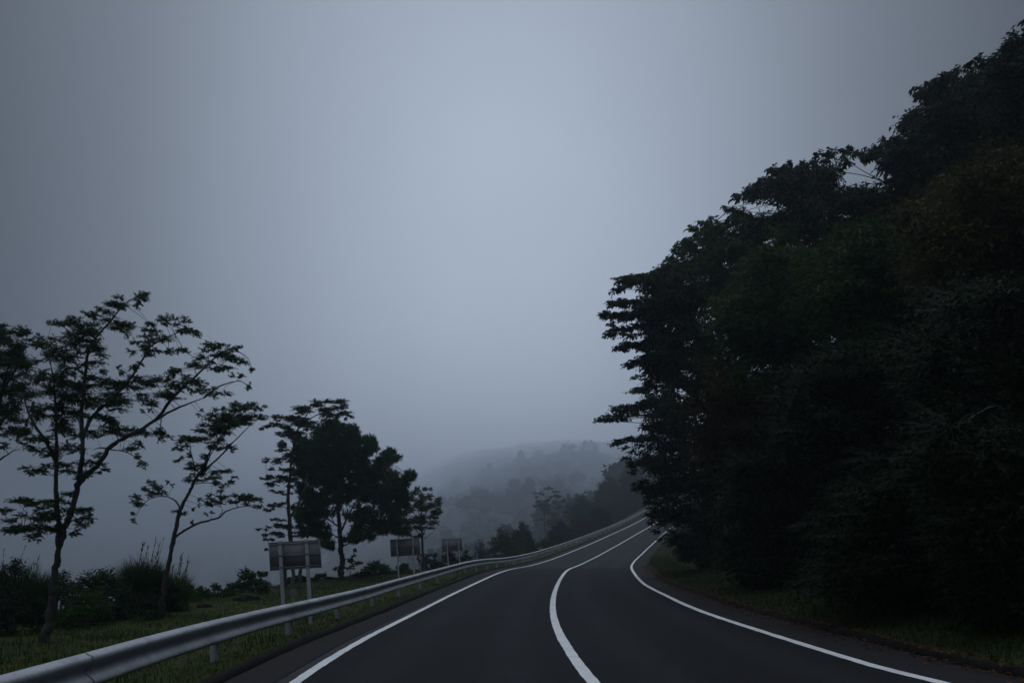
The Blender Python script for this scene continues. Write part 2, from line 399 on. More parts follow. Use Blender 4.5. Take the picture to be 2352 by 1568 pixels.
# ------------------------------------------------------------------ guardrail
GO = -1.66
rail = empty('guardrail', rp(20., GO, 0), 'long steel W-beam guardrail on round white posts following the outside of the bend', 'guardrail')
prof = [(.0, .622), (.02, .62), (.045, .60), (.078, .588), (.088, .565), (.086, .535), (.045, .49), (.008, .465), (.002, .44), (.008, .415), (.045, .39), (.086, .345), (.088, .315), (.078, .292), (.045, .285), (.02, .268), (.0, .265)]
def beam(s0, s1, n, k):
    mb = MB(); ss = np.linspace(s0, s1, n); V = []; e = .011 if k % 2 else 0.
    loop = prof+[(a-.005, z) for a, z in prof[::-1]]; loop.append(loop[0])
    for s in ss:
        w = .012*(vnoise(s, 0, .25, 12)-.5); d = .010*(vnoise(s, 3, 1.7, 22)-.5)
        V.append([rp(s, GO+a-.03+w+e+d*max(0, 1-abs(z-.44)*3), z+w*.8+e*.3) for a, z in loop])
    mb.grid(np.array(V)); mb.build('beam', M['rail'], rail, None, True)
for k, s0 in enumerate(11.05+4.64*np.arange(-10, 64)): beam(s0-.16, s0+4.8, 13, k)
ps = np.arange(-34, 0, 4).tolist()
# posts every four metres; station of the first visible one from the picture
def post_at(s):
    p = rp(s, GO-.11, 0); g = gz(p[0], p[1]); mb = MB()
    mb.tube([(p[0], p[1], g-.1), (p[0], p[1], p[2]+.50)], .062, 14)
    mb.tube([(p[0], p[1], p[2]+.50), (p[0], p[1], p[2]+.522), (p[0], p[1], p[2]+.532)], [.062, .052, .01], 14)
    o = mb.build('post', M['post'], rail, None, True)
    br = MB(); e = rp(s, GO-.03, .44); f = rp(s, GO-.06, .44)
    ang = math.atan2(NX[np.abs(S-s).argmin()], NY[np.abs(S-s).argmin()])
    R = np.array(Matrix.Rotation(-math.atan2(-float(np.interp(s, S, NY)), float(np.interp(s, S, NX))), 3, 'Z'))
    br.box(f+np.array([0, 0, 0]), (.10, .07, .12), R)
    o2 = br.build('bracket', M['post'], o)
    o2.data.name = 'bracket'
s_first = 0
for s in 11.05+4.64*np.arange(-9, 52): post_at(float(s))

# delineators and the blue marker behind the rail
def delineator(x, y, Y, r, m, label, blue=False):
    c = at(x, y, Y); g = gz(c[0], c[1])
    t = empty('marker_post' if blue else 'delineator', (c[0], c[1], g), label, 'marker post' if blue else 'delineator', None if blue else 'round delineators behind the guardrail')
    mb = MB()
    if blue:
        mb.tube([(c[0], c[1], g-.05), (c[0], c[1], c[2])], .045, 12); mb.build('post', M['post'], t)
        mb = MB(); mb.tube([(c[0], c[1], c[2]), (c[0], c[1], c[2]+.02), (c[0], c[1], c[2]+.3), (c[0], c[1], c[2]+.32)], [.05, .07, .07, .05], 12); mb.build('cap', M['blue'], t)
    else:
        mb.tube([(c[0], c[1], g-.05), (c[0], c[1], c[2]-r*.8)], .017, 10); mb.build('post', M['post'], t)
        mb = MB(); k = 20; a = np.arange(k)*2*math.pi/k
        prof2 = [(-.012, r*.9), (-.012, r), (.012, r), (.012, r*.9), (.02, r*.5), (.022, .004)]
        V = np.array([[(c[0]+rr*math.cos(q), c[1]-.02+yy, c[2]+rr*math.sin(q)) for q in list(a)+[a[0]]] for yy, rr in [(-.014, .004)]+prof2])
        mb.grid(V); mb.build('reflector', m, t, None, True)
delineator(673, 1361, 21.8, .085, M['disc'], 'round grey delineator disc between the posts of the nearest, largest sign')
delineator(966, 1280.5, 47.5, .085, M['disc_red'], 'small round reddish delineator just beside the middle road sign')
delineator(1185, 1270, 86, .08, M['disc'], 'tiny round delineator beyond the blue-capped marker post')
delineator(1301, 1250, 113, .08, M['disc'], 'tiny round delineator by the rail below the misty trees')
delineator(1096, 1272, 71, .1, None, 'slim white marker post with a bright blue cap behind the guardrail', True)

# ------------------------------------------------------------------ three road signs seen from behind
def sign(xl, xr, yt, yb, Y, posts, label, pr=.045):
    A, B = at(xl, (yt+yb)/2, Y), at(xr, (yt+yb)/2, Y); c = (A+B)/2; w = abs(B[0]-A[0]); hh = at(xl, yt, Y)[2]-at(xl, yb, Y)[2]
    rot = .03; Rm = np.array(Matrix.Rotation(-rot, 3, 'Y'))
    t = empty('road_sign', (c[0], Y, gz(c[0], Y)), label, 'road sign', 'road signs seen from behind along the guardrail')
    def put(nm, c0, sz, m, par=t, b=0):
        mb = MB(); mb.box(np.array(c0) @ Rm.T+c, sz, Rm); o = mb.build(nm, m, par); return o
    p = put('panel', (0, .03, 0), (w, .004, hh), M['signback'])
    mb = MB()
    for dx, dz, sx, sz in ((0, hh/2, w+.03, .025), (0, -hh/2, w+.03, .025), (-w/2, 0, .025, hh-.026), (w/2, 0, .025, hh-.026)):
        mb.box(np.array((dx, .0285, dz)) @ Rm.T+c, (sx, .016, sz), Rm)
    mb.build('rim', M['signrim'], p)
    for dz in (.46*hh, 0, -.46*hh): put('brace', (0, .02, dz*.93), (w*.99, .014, .03), M['signrim'])
    for px in posts:
        q = at(px, yt, Y)-c; top = hh/2+.035; bx = q[0]
        base = np.array([c[0]+bx+.0, Y-.055, 0]); g = gz(base[0], Y)
        mb = MB(); tp = np.array((bx, -.055, top)) @ Rm.T+c; lean = .025*(tp[2]-g)
        mb.tube([(tp[0]+lean, tp[1], g-.15), tp], pr, 16); mb.tube([tp, tp+np.array([0, 0, .02])], [pr, pr*.5], 16)
        o = mb.build('post', M['pole'], t, None, True)
        for dz in (.43*hh, 0, -.43*hh):
            cl = MB(); z0 = np.array((bx, -.05, dz)) @ Rm.T+c
            cl.tube([z0-np.array([0, 0, .02]), z0+np.array([0, 0, .02])], pr+.008, 16)
            cl.box(z0+np.array([0, .03, 0]), (pr*2+.05, .05, .03))
            cl.build('clamp', M['signrim'], o)
sign(619, 735, 1243, 1305.5, 22.3, (645, 706), 'large grey back of the nearest road sign on two thick poles, with tree trunks behind')
sign(897, 964, 1237, 1275.5, 47.5, (912, 948), 'mid-sized grey back of the middle road sign below the small round tree', .04)
sign(1015, 1061, 1236.5, 1265.5, 66, (1027, 1053.5), 'smallest, farthest road sign back on two slim poles near the blue-capped marker', .036)

# ------------------------------------------------------------------ trees traced as stems and leafy pads
def limb_path(pts, Y, jit=.5, y_off=0.):
    n = len(pts); w = np.cumsum(rng.normal(0, jit/max(2, n)**.5, n)); w -= w[0]
    return spline([at(x, y, Y+y_off+w[i]) for i, (x, y) in enumerate(pts)])
def traced_tree(name, label, cat, Y, stems, pads, leafm, bark, size, kind='maple', dj=1.2, dens=1., dz_scale=1.2, group=None, minr=.10, droop=.25, thin=1., split_crown=None, base=None, size_tw=.006):
    """stems: list of (points, r0, r1); pads (x, y, rx, ry) in picture pixels"""
    g0 = at(*stems[0][0][0], Y); b = np.array([g0[0], g0[1], gz(g0[0], g0[1])])
    t = empty(name, b, label, cat, group)
    tm = MB(); lm = MB(); wm = MB(); allp = []; allr = []
    for i, (pts, r0, r1) in enumerate(stems):
        P = limb_path(pts, Y, .0 if i == 0 else .8)
        if len(stems[i]) and pts[0][1] > stems[0][0][0][1]-60 and (i == 0 or pts[0][1] > 1300):
            P[0][2] = min(P[0][2], gz(P[0][0], P[0][1]))-.1
            R = np.linspace(r0, r1, len(P)); R[0] *= 1.45; R[1] *= 1.12
        else:
            if allp:
                A = np.concatenate(allp); d = np.linalg.norm(A-P[0], axis=1); k = d.argmin(); sh = A[k]-P[0]
                P = P+sh*np.linspace(1, 0, len(P))[:, None]
            R = np.linspace(r0, r1, len(P))
        tm.tube(P+rng.normal(0, .18, P.shape)*R[:, None]*(np.arange(len(P)) > 1)[:, None], R*(1+.08*rng.normal(0, 1, len(P))), 10 if i == 0 else 8); allp.append(P); allr.append(R)
    A = np.concatenate(allp); AR = np.concatenate(allr); AP = np.array([pix(q) for q in A])
    if kind != 'pine':
        q = []
        for x, y, rx, ry in pads:
            m = 5 if rx > 20 else 3 if rx > 9 else 2
            for _ in range(m): q.append((x+rng.uniform(-.95, .95)*rx, y+rng.uniform(-1.15, 1.1)*ry, rx*rng.uniform(.5, .9), ry*rng.uniform(.45, .9)))
        pads = q
    if kind == 'pine':
        q = []
        for x, y, rx, ry in pads:
            for _ in range(8): q.append((x+rng.uniform(-1.05, 1.05)*rx, y+rng.uniform(-1.1, .9)*ry, rx*rng.uniform(.38, .62), ry*rng.uniform(.45, .75)))
        pads = q
    for x, y, rx, ry in pads:
        Yp = Y+rng.uniform(-dj, dj)*(1 if kind == 'pine' else min(1, rx/28+.25))
        if kind != 'pine':   # leaf pads stay round the stem that carries them
            Yp = A[(((AP-[x, y])*[1., 1.25])**2).sum(1).argmin()][1]+(Yp-Y)*.5
        c = at(x, y, Yp)
        R = np.array([rx*Yp/F, max(rx*Yp/F*.8, .18), max(ry*Yp/F*.95, minr*.6)])
        cand = A
        d = np.linalg.norm((cand-c)*np.array([1, .8, 1.2]), axis=1); k = d.argmin(); src = cand[k]
        root = c+(src-c)*min(1., .5*R[0]/(d[k]+1e-6))
        rl = max(.003, min(AR[np.abs(A-src).sum(1).argmin()]*.5, .003+.005*d[k]))
        mid = (src+root)/2+rng.normal(0, .035, 3)*d[k]; mid[2] += .03*d[k]
        wm.tube(spline([src, mid, root, c]), np.linspace(rl, .002, len(spline([src, mid, root, c]))), 5)
        area = R[0]*R[2]*3.14
        if kind == 'pine': needles(lm, wm, c, R, root, int(max(9, 52*area*dens+9)), size)
        else:
            nt = int(max(6, dens*(75*area+24*R[0]))); spray(lm, wm, c, R, root, nt, 6, size, kind, droop, .55, twr=size_tw)
    tr = tm.build('trunk', bark, t, None, True); wm.build('branches', bark, t); lm.build('crown', leafm, t)
    return t

T1s = [([(101, 1490), (110, 1440), (117, 1402), (122, 1350), (126, 1314), (135, 1255), (133, 1190), (129, 1138), (130, 1042), (128, 960), (124, 880), (112, 815)], .098, .010),
       ([(135, 1255), (150, 1205), (165, 1170), (175, 1130), (184, 1080), (190, 1027), (187, 954), (194, 880), (202, 813), (225, 770), (252, 740), (285, 700), (322, 676)], .066, .007),
       ([(175, 1130), (195, 1105), (220, 1083), (252, 1036), (290, 1012), (322, 995), (366, 960), (401, 913), (451, 866), (498, 822), (542, 808), (570, 822)], .055, .005),
       ([(190, 1010), (215, 960), (258, 920), (302, 869), (337, 813), (352, 793), (410, 764), (440, 758)], .036, .005),
       ([(390, 942), (425, 925), (469, 913)], .03, .008), ([(135, 1225), (110, 1212), (75, 1205), (35, 1213)], .03, .008),
       ([(165, 1170), (190, 1168), (212, 1180)], .025, .007), ([(128, 1060), (100, 1010), (70, 960), (50, 900)], .05, .01),
       ([(451, 866), (480, 858), (510, 857), (545, 863), (571, 886)], .02, .004), ([(252, 1036), (235, 1030), (215, 1032)], .02, .006), ([(252, 1036), (290, 1040), (318, 1055), (335, 1066)], .014, .004)]
T1p = [(300, 690, 34, 12), (330, 680, 14, 8), (268, 700, 28, 10), (232, 715, 26, 9), (208, 722, 14, 6), (322, 700, 16, 8), (176, 749, 46, 15), (220, 745, 40, 14), (264, 761, 38, 14), (288, 752, 20, 8), (140, 742, 24, 8), (188, 790, 45, 18), (150, 800, 40, 18), (205, 815, 34, 16), (337, 749, 22, 9), (396, 738, 28, 12), (434, 757, 24, 9), (455, 765, 12, 6), (352, 773, 32, 12), (322, 795, 28, 12), (350, 806, 24, 9), (410, 803, 26, 6), (308, 840, 18, 7), (278, 848, 12, 7), (430, 735, 14, 6),
       (498, 797, 30, 9), (527, 817, 30, 10), (469, 831, 34, 14), (563, 828, 16, 6), (586, 847, 8, 4), (410, 843, 18, 6), (404, 862, 28, 14), (378, 880, 36, 15), (434, 880, 30, 13), (475, 895, 22, 7), (506, 904, 20, 5), (463, 948, 7, 7), (366, 910, 34, 10), (542, 863, 12, 4), (500, 842, 26, 9), (540, 800, 14, 6), (571, 887, 5, 3),
       (249, 876, 50, 12), (293, 880, 50, 11), (331, 884, 28, 9), (220, 905, 55, 17), (264, 918, 48, 14), (322, 918, 36, 11), (337, 942, 9, 6), (176, 925, 55, 22), (132, 919, 50, 22), (249, 952, 38, 14), (190, 967, 55, 22), (132, 969, 50, 24), (264, 976, 26, 10), (88, 954, 42, 22), (161, 1013, 50, 20), (249, 989, 40, 8), (308, 992, 36, 7), (346, 993, 26, 6), (378, 1007, 14, 4), (293, 1031, 18, 6), (322, 1018, 14, 5), (314, 1050, 11, 6), (331, 1066, 11, 4), (117, 1055, 40, 15), (205, 1055, 26, 11), (73, 1080, 25, 8), (176, 1083, 34, 11), (234, 1080, 14, 5), (161, 772, 42, 14), (135, 815, 42, 20), (110, 850, 46, 22), (170, 850, 36, 18), (222, 842, 20, 14), (103, 883, 46, 22), (146, 888, 48, 18), (60, 1000, 30, 14), (95, 1020, 34, 14),
       (44, 1147, 40, 7), (82, 1161, 34, 10), (132, 1147, 30, 13), (18, 1173, 20, 6), (59, 1186, 42, 8), (103, 1182, 34, 11), (190, 1174, 22, 9), (176, 1196, 26, 10), (210, 1193, 9, 4), (29, 1216, 28, 6), (59, 1213, 38, 8), (97, 1220, 30, 9), (132, 1211, 26, 10), (76, 1236, 14, 5), (172, 1221, 18, 4), (150, 1180, 26, 12), (20, 1218, 20, 5)]
traced_tree('maple_tree', 'tallest leaning multi-stemmed maple on the verge, one long stem reaching over towards the road', 'tree', 18.6, T1s, T1p, M['leaf'], M['bark'], .043, dj=1.6, dens=2.4, size_tw=.003)
T0s = [([(-70, 1420), (-60, 1300), (-40, 1150), (-15, 1000), (5, 900), (25, 820)], .12, .015), ([(-15, 1000), (10, 960), (40, 930), (62, 900)], .04, .01), ([(-25, 1060), (0, 1050), (30, 1035)], .03, .01), ([(5, 900), (40, 840), (60, 790)], .03, .008)]
T0p = [(5, 790, 44, 24), (-10, 850, 50, 26), (-20, 960, 50, 26), (15, 915, 46, 20), (18, 768, 32, 12), (59, 759, 28, 10), (75, 785, 24, 12), (0, 755, 26, 9), (20, 800, 40, 16), (29, 830, 48, 20), (73, 852, 40, 22), (20, 880, 50, 24), (60, 900, 40, 20), (18, 940, 40, 20), (44, 985, 24, 12), (59, 1022, 16, 7), (9, 985, 24, 12), (-30, 860, 50, 25), (-40, 930, 50, 25), (10, 1020, 16, 7), (-40, 800, 40, 20)]
traced_tree('maple_tree', 'dim foliage-heavy maple cut by the left picture edge, behind the tallest maple', 'tree', 20.5, T0s, T0p, M['leaf'], M['bark'], .045, dj=1.6, dens=2.8, size_tw=.003)
T2s = [([(370, 1430), (372, 1400), (376, 1365), (381, 1328), (390, 1284), (401, 1226), (410, 1185), (419, 1158), (432, 1136), (448, 1101), (463, 1085), (485, 1066), (507, 1046), (540, 1011), (573, 978)], .085, .010),
       ([(460, 1088), (470, 1066), (485, 1031), (500, 1010), (530, 975)], .04, .008), ([(466, 1072), (482, 1040), (507, 1010)], .025, .008), ([(448, 1101), (446, 1070), (439, 1040), (436, 1015)], .022, .006),
       ([(411, 1170), (405, 1155), (397, 1147), (382, 1140), (364, 1139), (344, 1145), (325, 1161), (313, 1185)], .025, .005),
       ([(403, 1235), (430, 1216), (459, 1201), (485, 1194), (507, 1187), (520, 1174), (551, 1164), (571, 1162), (592, 1170)], .036, .006), ([(450, 1112), (470, 1109), (500, 1110), (522, 1120)], .014, .004), ([(507, 1187), (513, 1172), (506, 1158)], .014, .004)]
T2p = [(558, 925, 22, 9), (584, 932, 18, 6), (601, 938, 13, 6), (529, 934, 22, 9), (562, 941, 30, 11), (507, 947, 22, 9), (540, 956, 34, 11), (577, 961, 26, 9), (496, 963, 26, 11), (518, 974, 38, 12), (551, 970, 26, 9), (474, 983, 26, 11), (496, 989, 34, 13), (452, 996, 26, 9), (474, 1004, 34, 11), (507, 1000, 22, 9), (430, 998, 18, 9), (419, 1018, 20, 8), (441, 1018, 22, 9), (404, 1027, 10, 5), (426, 1038, 14, 8), (410, 1053, 11, 4), (461, 1049, 14, 6), (496, 1027, 22, 6), (525, 1022, 18, 6), (540, 1031, 8, 3), (450, 1066, 22, 8), (459, 1077, 22, 9), (445, 1095, 18, 8), (432, 1099, 9, 4), (474, 1095, 22, 8), (489, 1088, 18, 6), (522, 1084, 18, 5), (536, 1092, 8, 3), (500, 1106, 18, 6), (525, 1103, 11, 5), (507, 1130, 9, 4), (516, 1114, 10, 4),
       (344, 1110, 13, 6), (353, 1121, 22, 9), (336, 1123, 13, 8), (327, 1136, 18, 8), (314, 1145, 13, 6), (375, 1128, 11, 8), (391, 1110, 7, 4), (309, 1163, 11, 7), (309, 1178, 6, 7), (307, 1196, 4, 5), (410, 1174, 15, 6), (325, 1152, 14, 8),
       (547, 1139, 26, 6), (525, 1145, 26, 8), (569, 1143, 22, 8), (507, 1150, 18, 6), (584, 1152, 18, 6), (595, 1163, 11, 5), (478, 1141, 13, 6), (463, 1152, 16, 6), (450, 1163, 9, 5), (485, 1158, 13, 5), (478, 1183, 9, 5), (437, 1198, 9, 3)]
traced_tree('maple_tree', 'slender maple leaning right with a drooping left branch, standing alone just behind the guardrail', 'tree', 26.5, T2s, T2p, M['leaf'], M['bark'], .050, dj=1.2, dens=2.2, size_tw=.003)
def rz3(l): return [(517+.2674*a, 861.6+.2674*b, .2674*c, .2674*d) for a, b, c, d in l]
T3s = [([(657, 1384), (654, 1345), (653, 1310), (660, 1270), (667, 1236), (663, 1169), (663, 1116), (671, 1049), (677, 1011), (690, 975), (710, 945)], .14, .02), ([(672, 1360), (673, 1307), (668, 1262), (667, 1236)], .09, .07), ([(684, 1356), (691, 1307), (700, 1270), (706, 1240), (704, 1200)], .09, .03),
       ([(668, 1190), (688, 1156), (700, 1125), (706, 1090), (712, 1030), (740, 960)], .06, .015), ([(677, 1011), (650, 985), (625, 972)], .03, .008), ([(700, 985), (725, 960), (760, 940)], .04, .01), ([(663, 1169), (645, 1160), (628, 1158)], .02, .006), ([(665, 1210), (640, 1205), (612, 1210)], .02, .006), ([(663, 1110), (640, 1100), (610, 1098)], .025, .006)]
T3p = rz3([(850, 230, 110, 26), (950, 240, 85, 26), (1050, 275, 60, 14), (1060, 360, 40, 14), (700, 290, 120, 32), (850, 310, 140, 34), (600, 325, 90, 34), (950, 340, 95, 28), (450, 350, 50, 26), (550, 390, 110, 34), (750, 380, 140, 34), (430, 420, 75, 28), (350, 440, 40, 18), (600, 450, 110, 28), (520, 510, 80, 24), (700, 470, 80, 26),
      (500, 580, 50, 14), (480, 640, 70, 14), (560, 620, 80, 22), (400, 720, 65, 18), (500, 740, 90, 28), (600, 700, 90, 34), (450, 790, 65, 18), (600, 800, 105, 34), (340, 880, 55, 14), (430, 870, 80, 20), (550, 870, 90, 32), (345, 940, 55, 12), (450, 930, 70, 18), (620, 930, 80, 28), (410, 1000, 40, 10), (470, 1010, 50, 14), (620, 1000, 65, 24), (380, 1150, 50, 12), (430, 1110, 70, 14), (500, 1090, 50, 12), (620, 1110, 65, 24), (640, 1150, 50, 18), (420, 1240, 50, 12), (480, 1262, 65, 18), (330, 1310, 50, 14), (400, 1290, 65, 14), (560, 1310, 85, 24), (380, 1370, 50, 12), (470, 1370, 85, 16), (600, 1360, 60, 18), (400, 1420, 50, 12), (360, 1490, 20, 12)])
traced_tree('maple_tree', 'layered maple with three stems behind the nearest road sign, left of the pine', 'tree', 42., T3s, T3p, M['leaf_blue'], M['bark'], .07, dj=1.8, dens=1.7)
P4s = [([(784, 1352), (783, 1320), (786, 1290), (783, 1260), (782, 1236), (779, 1196), (775, 1142), (772, 1102), (771, 1040), (771, 968)], .19, .03)]
P4s += [([(785, 1225), (800, 1190), (815, 1160), (840, 1120), (860, 1090)], .06, .015), ([(786, 1250), (820, 1215), (860, 1180), (900, 1150), (920, 1120)], .06, .015), ([(780, 1210), (745, 1185), (715, 1175)], .045, .012), ([(777, 1160), (740, 1130), (715, 1100)], .04, .012), ([(776, 1140), (820, 1100), (870, 1060), (900, 1045)], .045, .012),
        ([(772, 1090), (740, 1050), (700, 1020)], .04, .012), ([(772, 1080), (810, 1040), (850, 1015)], .035, .01), ([(786, 1245), (760, 1225), (745, 1200), (720, 1190)], .03, .008), ([(787, 1255), (830, 1235), (880, 1225), (915, 1215)], .04, .01), ([(780, 1230), (755, 1240), (748, 1255)], .02, .006), ([(770, 1200), (745, 1155), (725, 1150)], .02, .006)]
P4p = rz3([(a, b, c*1.15, d*1.15) for a, b, c, d in [(900, 430, 45, 28), (955, 470, 55, 40), (940, 420, 25, 25), (850, 500, 60, 36), (1085, 490, 40, 32), (1120, 550, 55, 38), (1030, 560, 75, 36), (900, 570, 115, 46), (760, 560, 80, 36), (650, 560, 65, 46), (1255, 590, 42, 36), (1225, 650, 58, 38), (1100, 660, 100, 46), (950, 680, 125, 46), (800, 680, 115, 46), (680, 700, 80, 46), (1420, 700, 46, 36), (1375, 750, 66, 38), (1250, 760, 100, 46), (1100, 790, 115, 46), (950, 800, 125, 46), (800, 800, 105, 46), (1420, 880, 66, 36), (1300, 860, 90, 38), (1150, 900, 105, 42), (1000, 900, 95, 38), (850, 900, 95, 42), (750, 870, 60, 38), (1580, 870, 32, 26), (1550, 930, 44, 36), (1480, 960, 70, 36), (1350, 980, 85, 36), (1200, 980, 95, 36), (1050, 1000, 80, 30), (870, 990, 65, 36), (1550, 1030, 46, 36), (1420, 1080, 90, 36), (1280, 1060, 70, 26), (780, 1040, 65, 36), (740, 1130, 64, 40), (700, 1210, 54, 34), (1450, 1150, 95, 30), (1100, 1220, 60, 24), (1400, 1250, 110, 36), (1250, 1300, 100, 38), (1500, 1320, 60, 34), (1380, 1330, 90, 30), (1130, 1330, 80, 28), (1080, 1400, 60, 20), (1200, 1390, 50, 16), (700, 1340, 45, 34), (870, 1460, 50, 24), (850, 1380, 34, 16), (860, 780, 120, 60), (1000, 740, 120, 60), (1150, 840, 120, 60), (1300, 920, 100, 50), (900, 640, 120, 50), (1050, 620, 90, 50), (1000, 1060, 90, 40), (880, 1100, 80, 50), (820, 1180, 90, 50), (1120, 1000, 120, 50), (1300, 1150, 100, 40), (1220, 1080, 110, 50), (1420, 1000, 80, 50), (760, 1290, 60, 40), (820, 1330, 70, 40), (1250, 1220, 90, 35), (700, 790, 70, 50), (690, 900, 60, 50), (690, 1000, 55, 45), (690, 1090, 60, 40), (660, 1230, 40, 28), (650, 650, 50, 50), (900, 900, 90, 50)]])
traced_tree('pine_tree', 'broad dark green pine with a thick straight trunk right of the nearest road sign', 'tree', 50., P4s, P4p, M['needle'], M['bark'], .15, 'pine', dj=3.2, dens=.9)
T5s = [([(974, 1296), (972, 1279), (969, 1231), (968, 1190), (966, 1150), (965, 1125)], .09, .015), ([(969, 1231), (985, 1200), (1000, 1165)], .03, .008), ([(970, 1240), (950, 1205), (938, 1170)], .03, .008), ([(968, 1200), (988, 1160), (995, 1140)], .03, .008), ([(967, 1190), (948, 1150), (940, 1130)], .025, .008), ([(970, 1236), (1000, 1215), (1008, 1190)], .02, .006)]
T5p = rz3([(1680, 985, 50, 22), (1745, 985, 30, 20), (1590, 1000, 55, 30), (1730, 1050, 60, 30), (1830, 1090, 40, 30), (1640, 1080, 80, 32), (1590, 1170, 75, 36), (1740, 1150, 80, 36), (1860, 1165, 30, 20), (1620, 1250, 85, 34), (1750, 1240, 75, 32), (1600, 1325, 65, 26), (1740, 1320, 65, 20), (1640, 1375, 60, 16), (1800, 1200, 50, 24), (1550, 1090, 45, 30), (1540, 1260, 45, 26)])
traced_tree('young_tree', 'small rounded tree with an open crown beside the middle road sign, right of the pine', 'tree', 60., T5s, T5p, M['leaf_green'], M['bark'], .11, 'oval', dj=1.5, dens=1.9, droop=0)
T6s = [([(806, 1335), (805, 1310), (806, 1290)], .02, .006), ([(805, 1315), (790, 1300), (775, 1303)], .01, .004), ([(806, 1300), (820, 1290), (830, 1291)], .01, .004)]
traced_tree('sapling', 'spindly sapling with a few leaves just right of the pine trunk', 'tree', 48., T6s, [(808, 1282, 10, 5), (818, 1290, 12, 4), (812, 1268, 6, 6), (795, 1303, 9, 3), (775, 1304, 8, 3), (806, 1300, 8, 4)], M['leaf_green'], M['bark'], .12, 'oval', dj=.3, dens=1.2, minr=.05)

# ------------------------------------------------------------------ shrubs and tall grass
def dome(name, label, cat, x, ytop, ybase, w, Y, leafm, size, n=None, group=None, kind='oval', dens=1., lump=.25, stems=5, back=1.):
    """bush standing on the ground: many leafy sprays over an uneven dome"""
    if x < 1300 and cat == 'bush':
        while nearest(at(x, ybase, Y)[0], Y)[1] > GO-1.1-w*Y/F*.3: Y += 1.5
    c = at(x, ybase, Y); g = gz(c[0], c[1]); top = at(x, ytop, Y)[2]; Hh = max(.3, top-g); W = w*Y/F/2
    t = empty(name, (c[0], c[1], g), label, cat, group); lm = MB(); wm = MB(); sm = MB()
    for i in range(stems):
        a = rng.uniform(0, 6.28); e = np.array([math.cos(a)*W*.5, math.sin(a)*W*.5, Hh*.7])
        b = np.array([c[0], c[1], g]); sm.tube(spline([b+e*[.1, .1, -.1], b+e*[.5, .5, .5], b+e]), np.linspace(.03, .008, 7)*max(.5, Hh/2), 6)
    n = n or int(10+14*W*max(Hh, W)*dens)
    for i in range(n):
        a = rng.uniform(0, 6.28); el = math.asin(rng.uniform(.0, 1)); rr = min(1.08, rng.uniform(.45, 1)**.5*(1+lump*rng.normal(0, 1)*.5))
        d = np.array([math.cos(a)*math.cos(el), math.sin(a)*math.cos(el)*back, math.sin(el)])
        p = np.array([c[0], c[1], g])+d*np.array([W, W, Hh])*rr*.88
        rad = rng.uniform(.16, .3)*min(W, Hh)+.08
        root = np.array([c[0], c[1], g+.3*Hh])*.35+p*.65
        spray(lm, wm, p, np.array([rad, rad, rad*.6]), root, int(14*dens)+5, 6, size, kind, .2, .4, layer=False, twr=.004)
    sm.build('stems', M['bark'], t); wm.build('twigs', M['bark'], t); lm.build('foliage', leafm, t); return t
def tallgrass(name, label, x, ytop, ybase, w, Y, n, m, hvar=.35, wid=.012, plumes=0, group=None, cat='grass clump', dY=None):
    c = at(x, ybase, Y); g0 = gz(c[0], c[1]); Hh = at(x, ytop, Y)[2]-g0; W = w*Y/F/2; dY = dY or W
    t = empty(name, (c[0], c[1], g0), label, cat, group); mb = MB()
    a = rng.uniform(0, 6.28, n); r = rng.uniform(0, 1, n)**.5
    bx = c[0]+np.cos(a)*r*W*.75; by = c[1]+np.sin(a)*r*dY*.75; bz = np.array([gz(u, v) for u, v in zip(bx[::8].repeat(8)[:n], by[::8].repeat(8)[:n])])-.05
    if len(bz) < n: bz = np.pad(bz, (0, n-len(bz)), 'edge')
    h = Hh*(1-.35*r*r)*rng.uniform(1-hvar, 1, n); la = a+rng.normal(0, .8, n); ln = rng.uniform(.1, .5, n)*h
    ux, uy = np.cos(la), np.sin(la); ts = [0, .35, .65, .85, 1.]
    L, R_ = [], []
    for q in ts:
        px = bx+ux*ln*q**2.2; py = by+uy*ln*q**2.2; pz = bz+h*(q-.22*q**3*(ln/h*2)); ww = wid*(1-q**1.5)*(1.2)+.0015
        L.append(np.stack([px-uy*ww, py+ux*ww, pz], 1)); R_.append(np.stack([px+uy*ww, py-ux*ww, pz], 1))
    V = np.stack([v for p in zip(L, R_) for v in p], 1); k = len(ts)*2
    f = np.array([[2*i, 2*i+1, 2*i+3, 2*i+2] for i in range(len(ts)-1)])
    mb.add(V, ((np.arange(n)*k)[:, None, None]+f).reshape(-1, 4)); mb.build('blades', m, t)
    if plumes:
        pm = MB()
        for i in range(plumes):
            aa = rng.uniform(0, 6.28); rr = rng.uniform(0, .8); b = np.array([c[0]+math.cos(aa)*rr*W, c[1]+math.sin(aa)*rr*dY, g0])
            hh = Hh*rng.uniform(.8, 1.08); tip = b+np.array([rng.normal(.12, .1)*hh, rng.normal(0, .1)*hh, hh]); P = spline([b, (b+tip)/2-[.03*hh, 0, 0], tip]); pm.tube(P, np.linspace(.006, .003, len(P)), 4)
            q = P[-6]+(P[-1]-P[-6])*rng.uniform(0, 1, (16, 1)); leaves(pm, q, (P[-1]-P[-4])[None]*3+rng.normal(0, .25, (16, 3)), .13, 'needle', 0.)
        pm.build('plumes', M['blade_dry'], t)
    return t
B = dome
B('bush', 'lowest front bush at the left picture edge beside the tallest maple trunk', 'bush', 40, 1345, 1470, 170, 21.5, M['leaf_dark'], .07, dens=1.3)
B('bush', 'dark spreading bush just right of the tallest maple trunk base', 'bush', 190, 1335, 1440, 170, 23.5, M['leaf_green'], .07, dens=1.4)
B('bush', 'wide low bush in front of the tallest pampas grass', 'bush', 305, 1335, 1425, 170, 25.5, M['leaf_dark'], .07, dens=1.4)
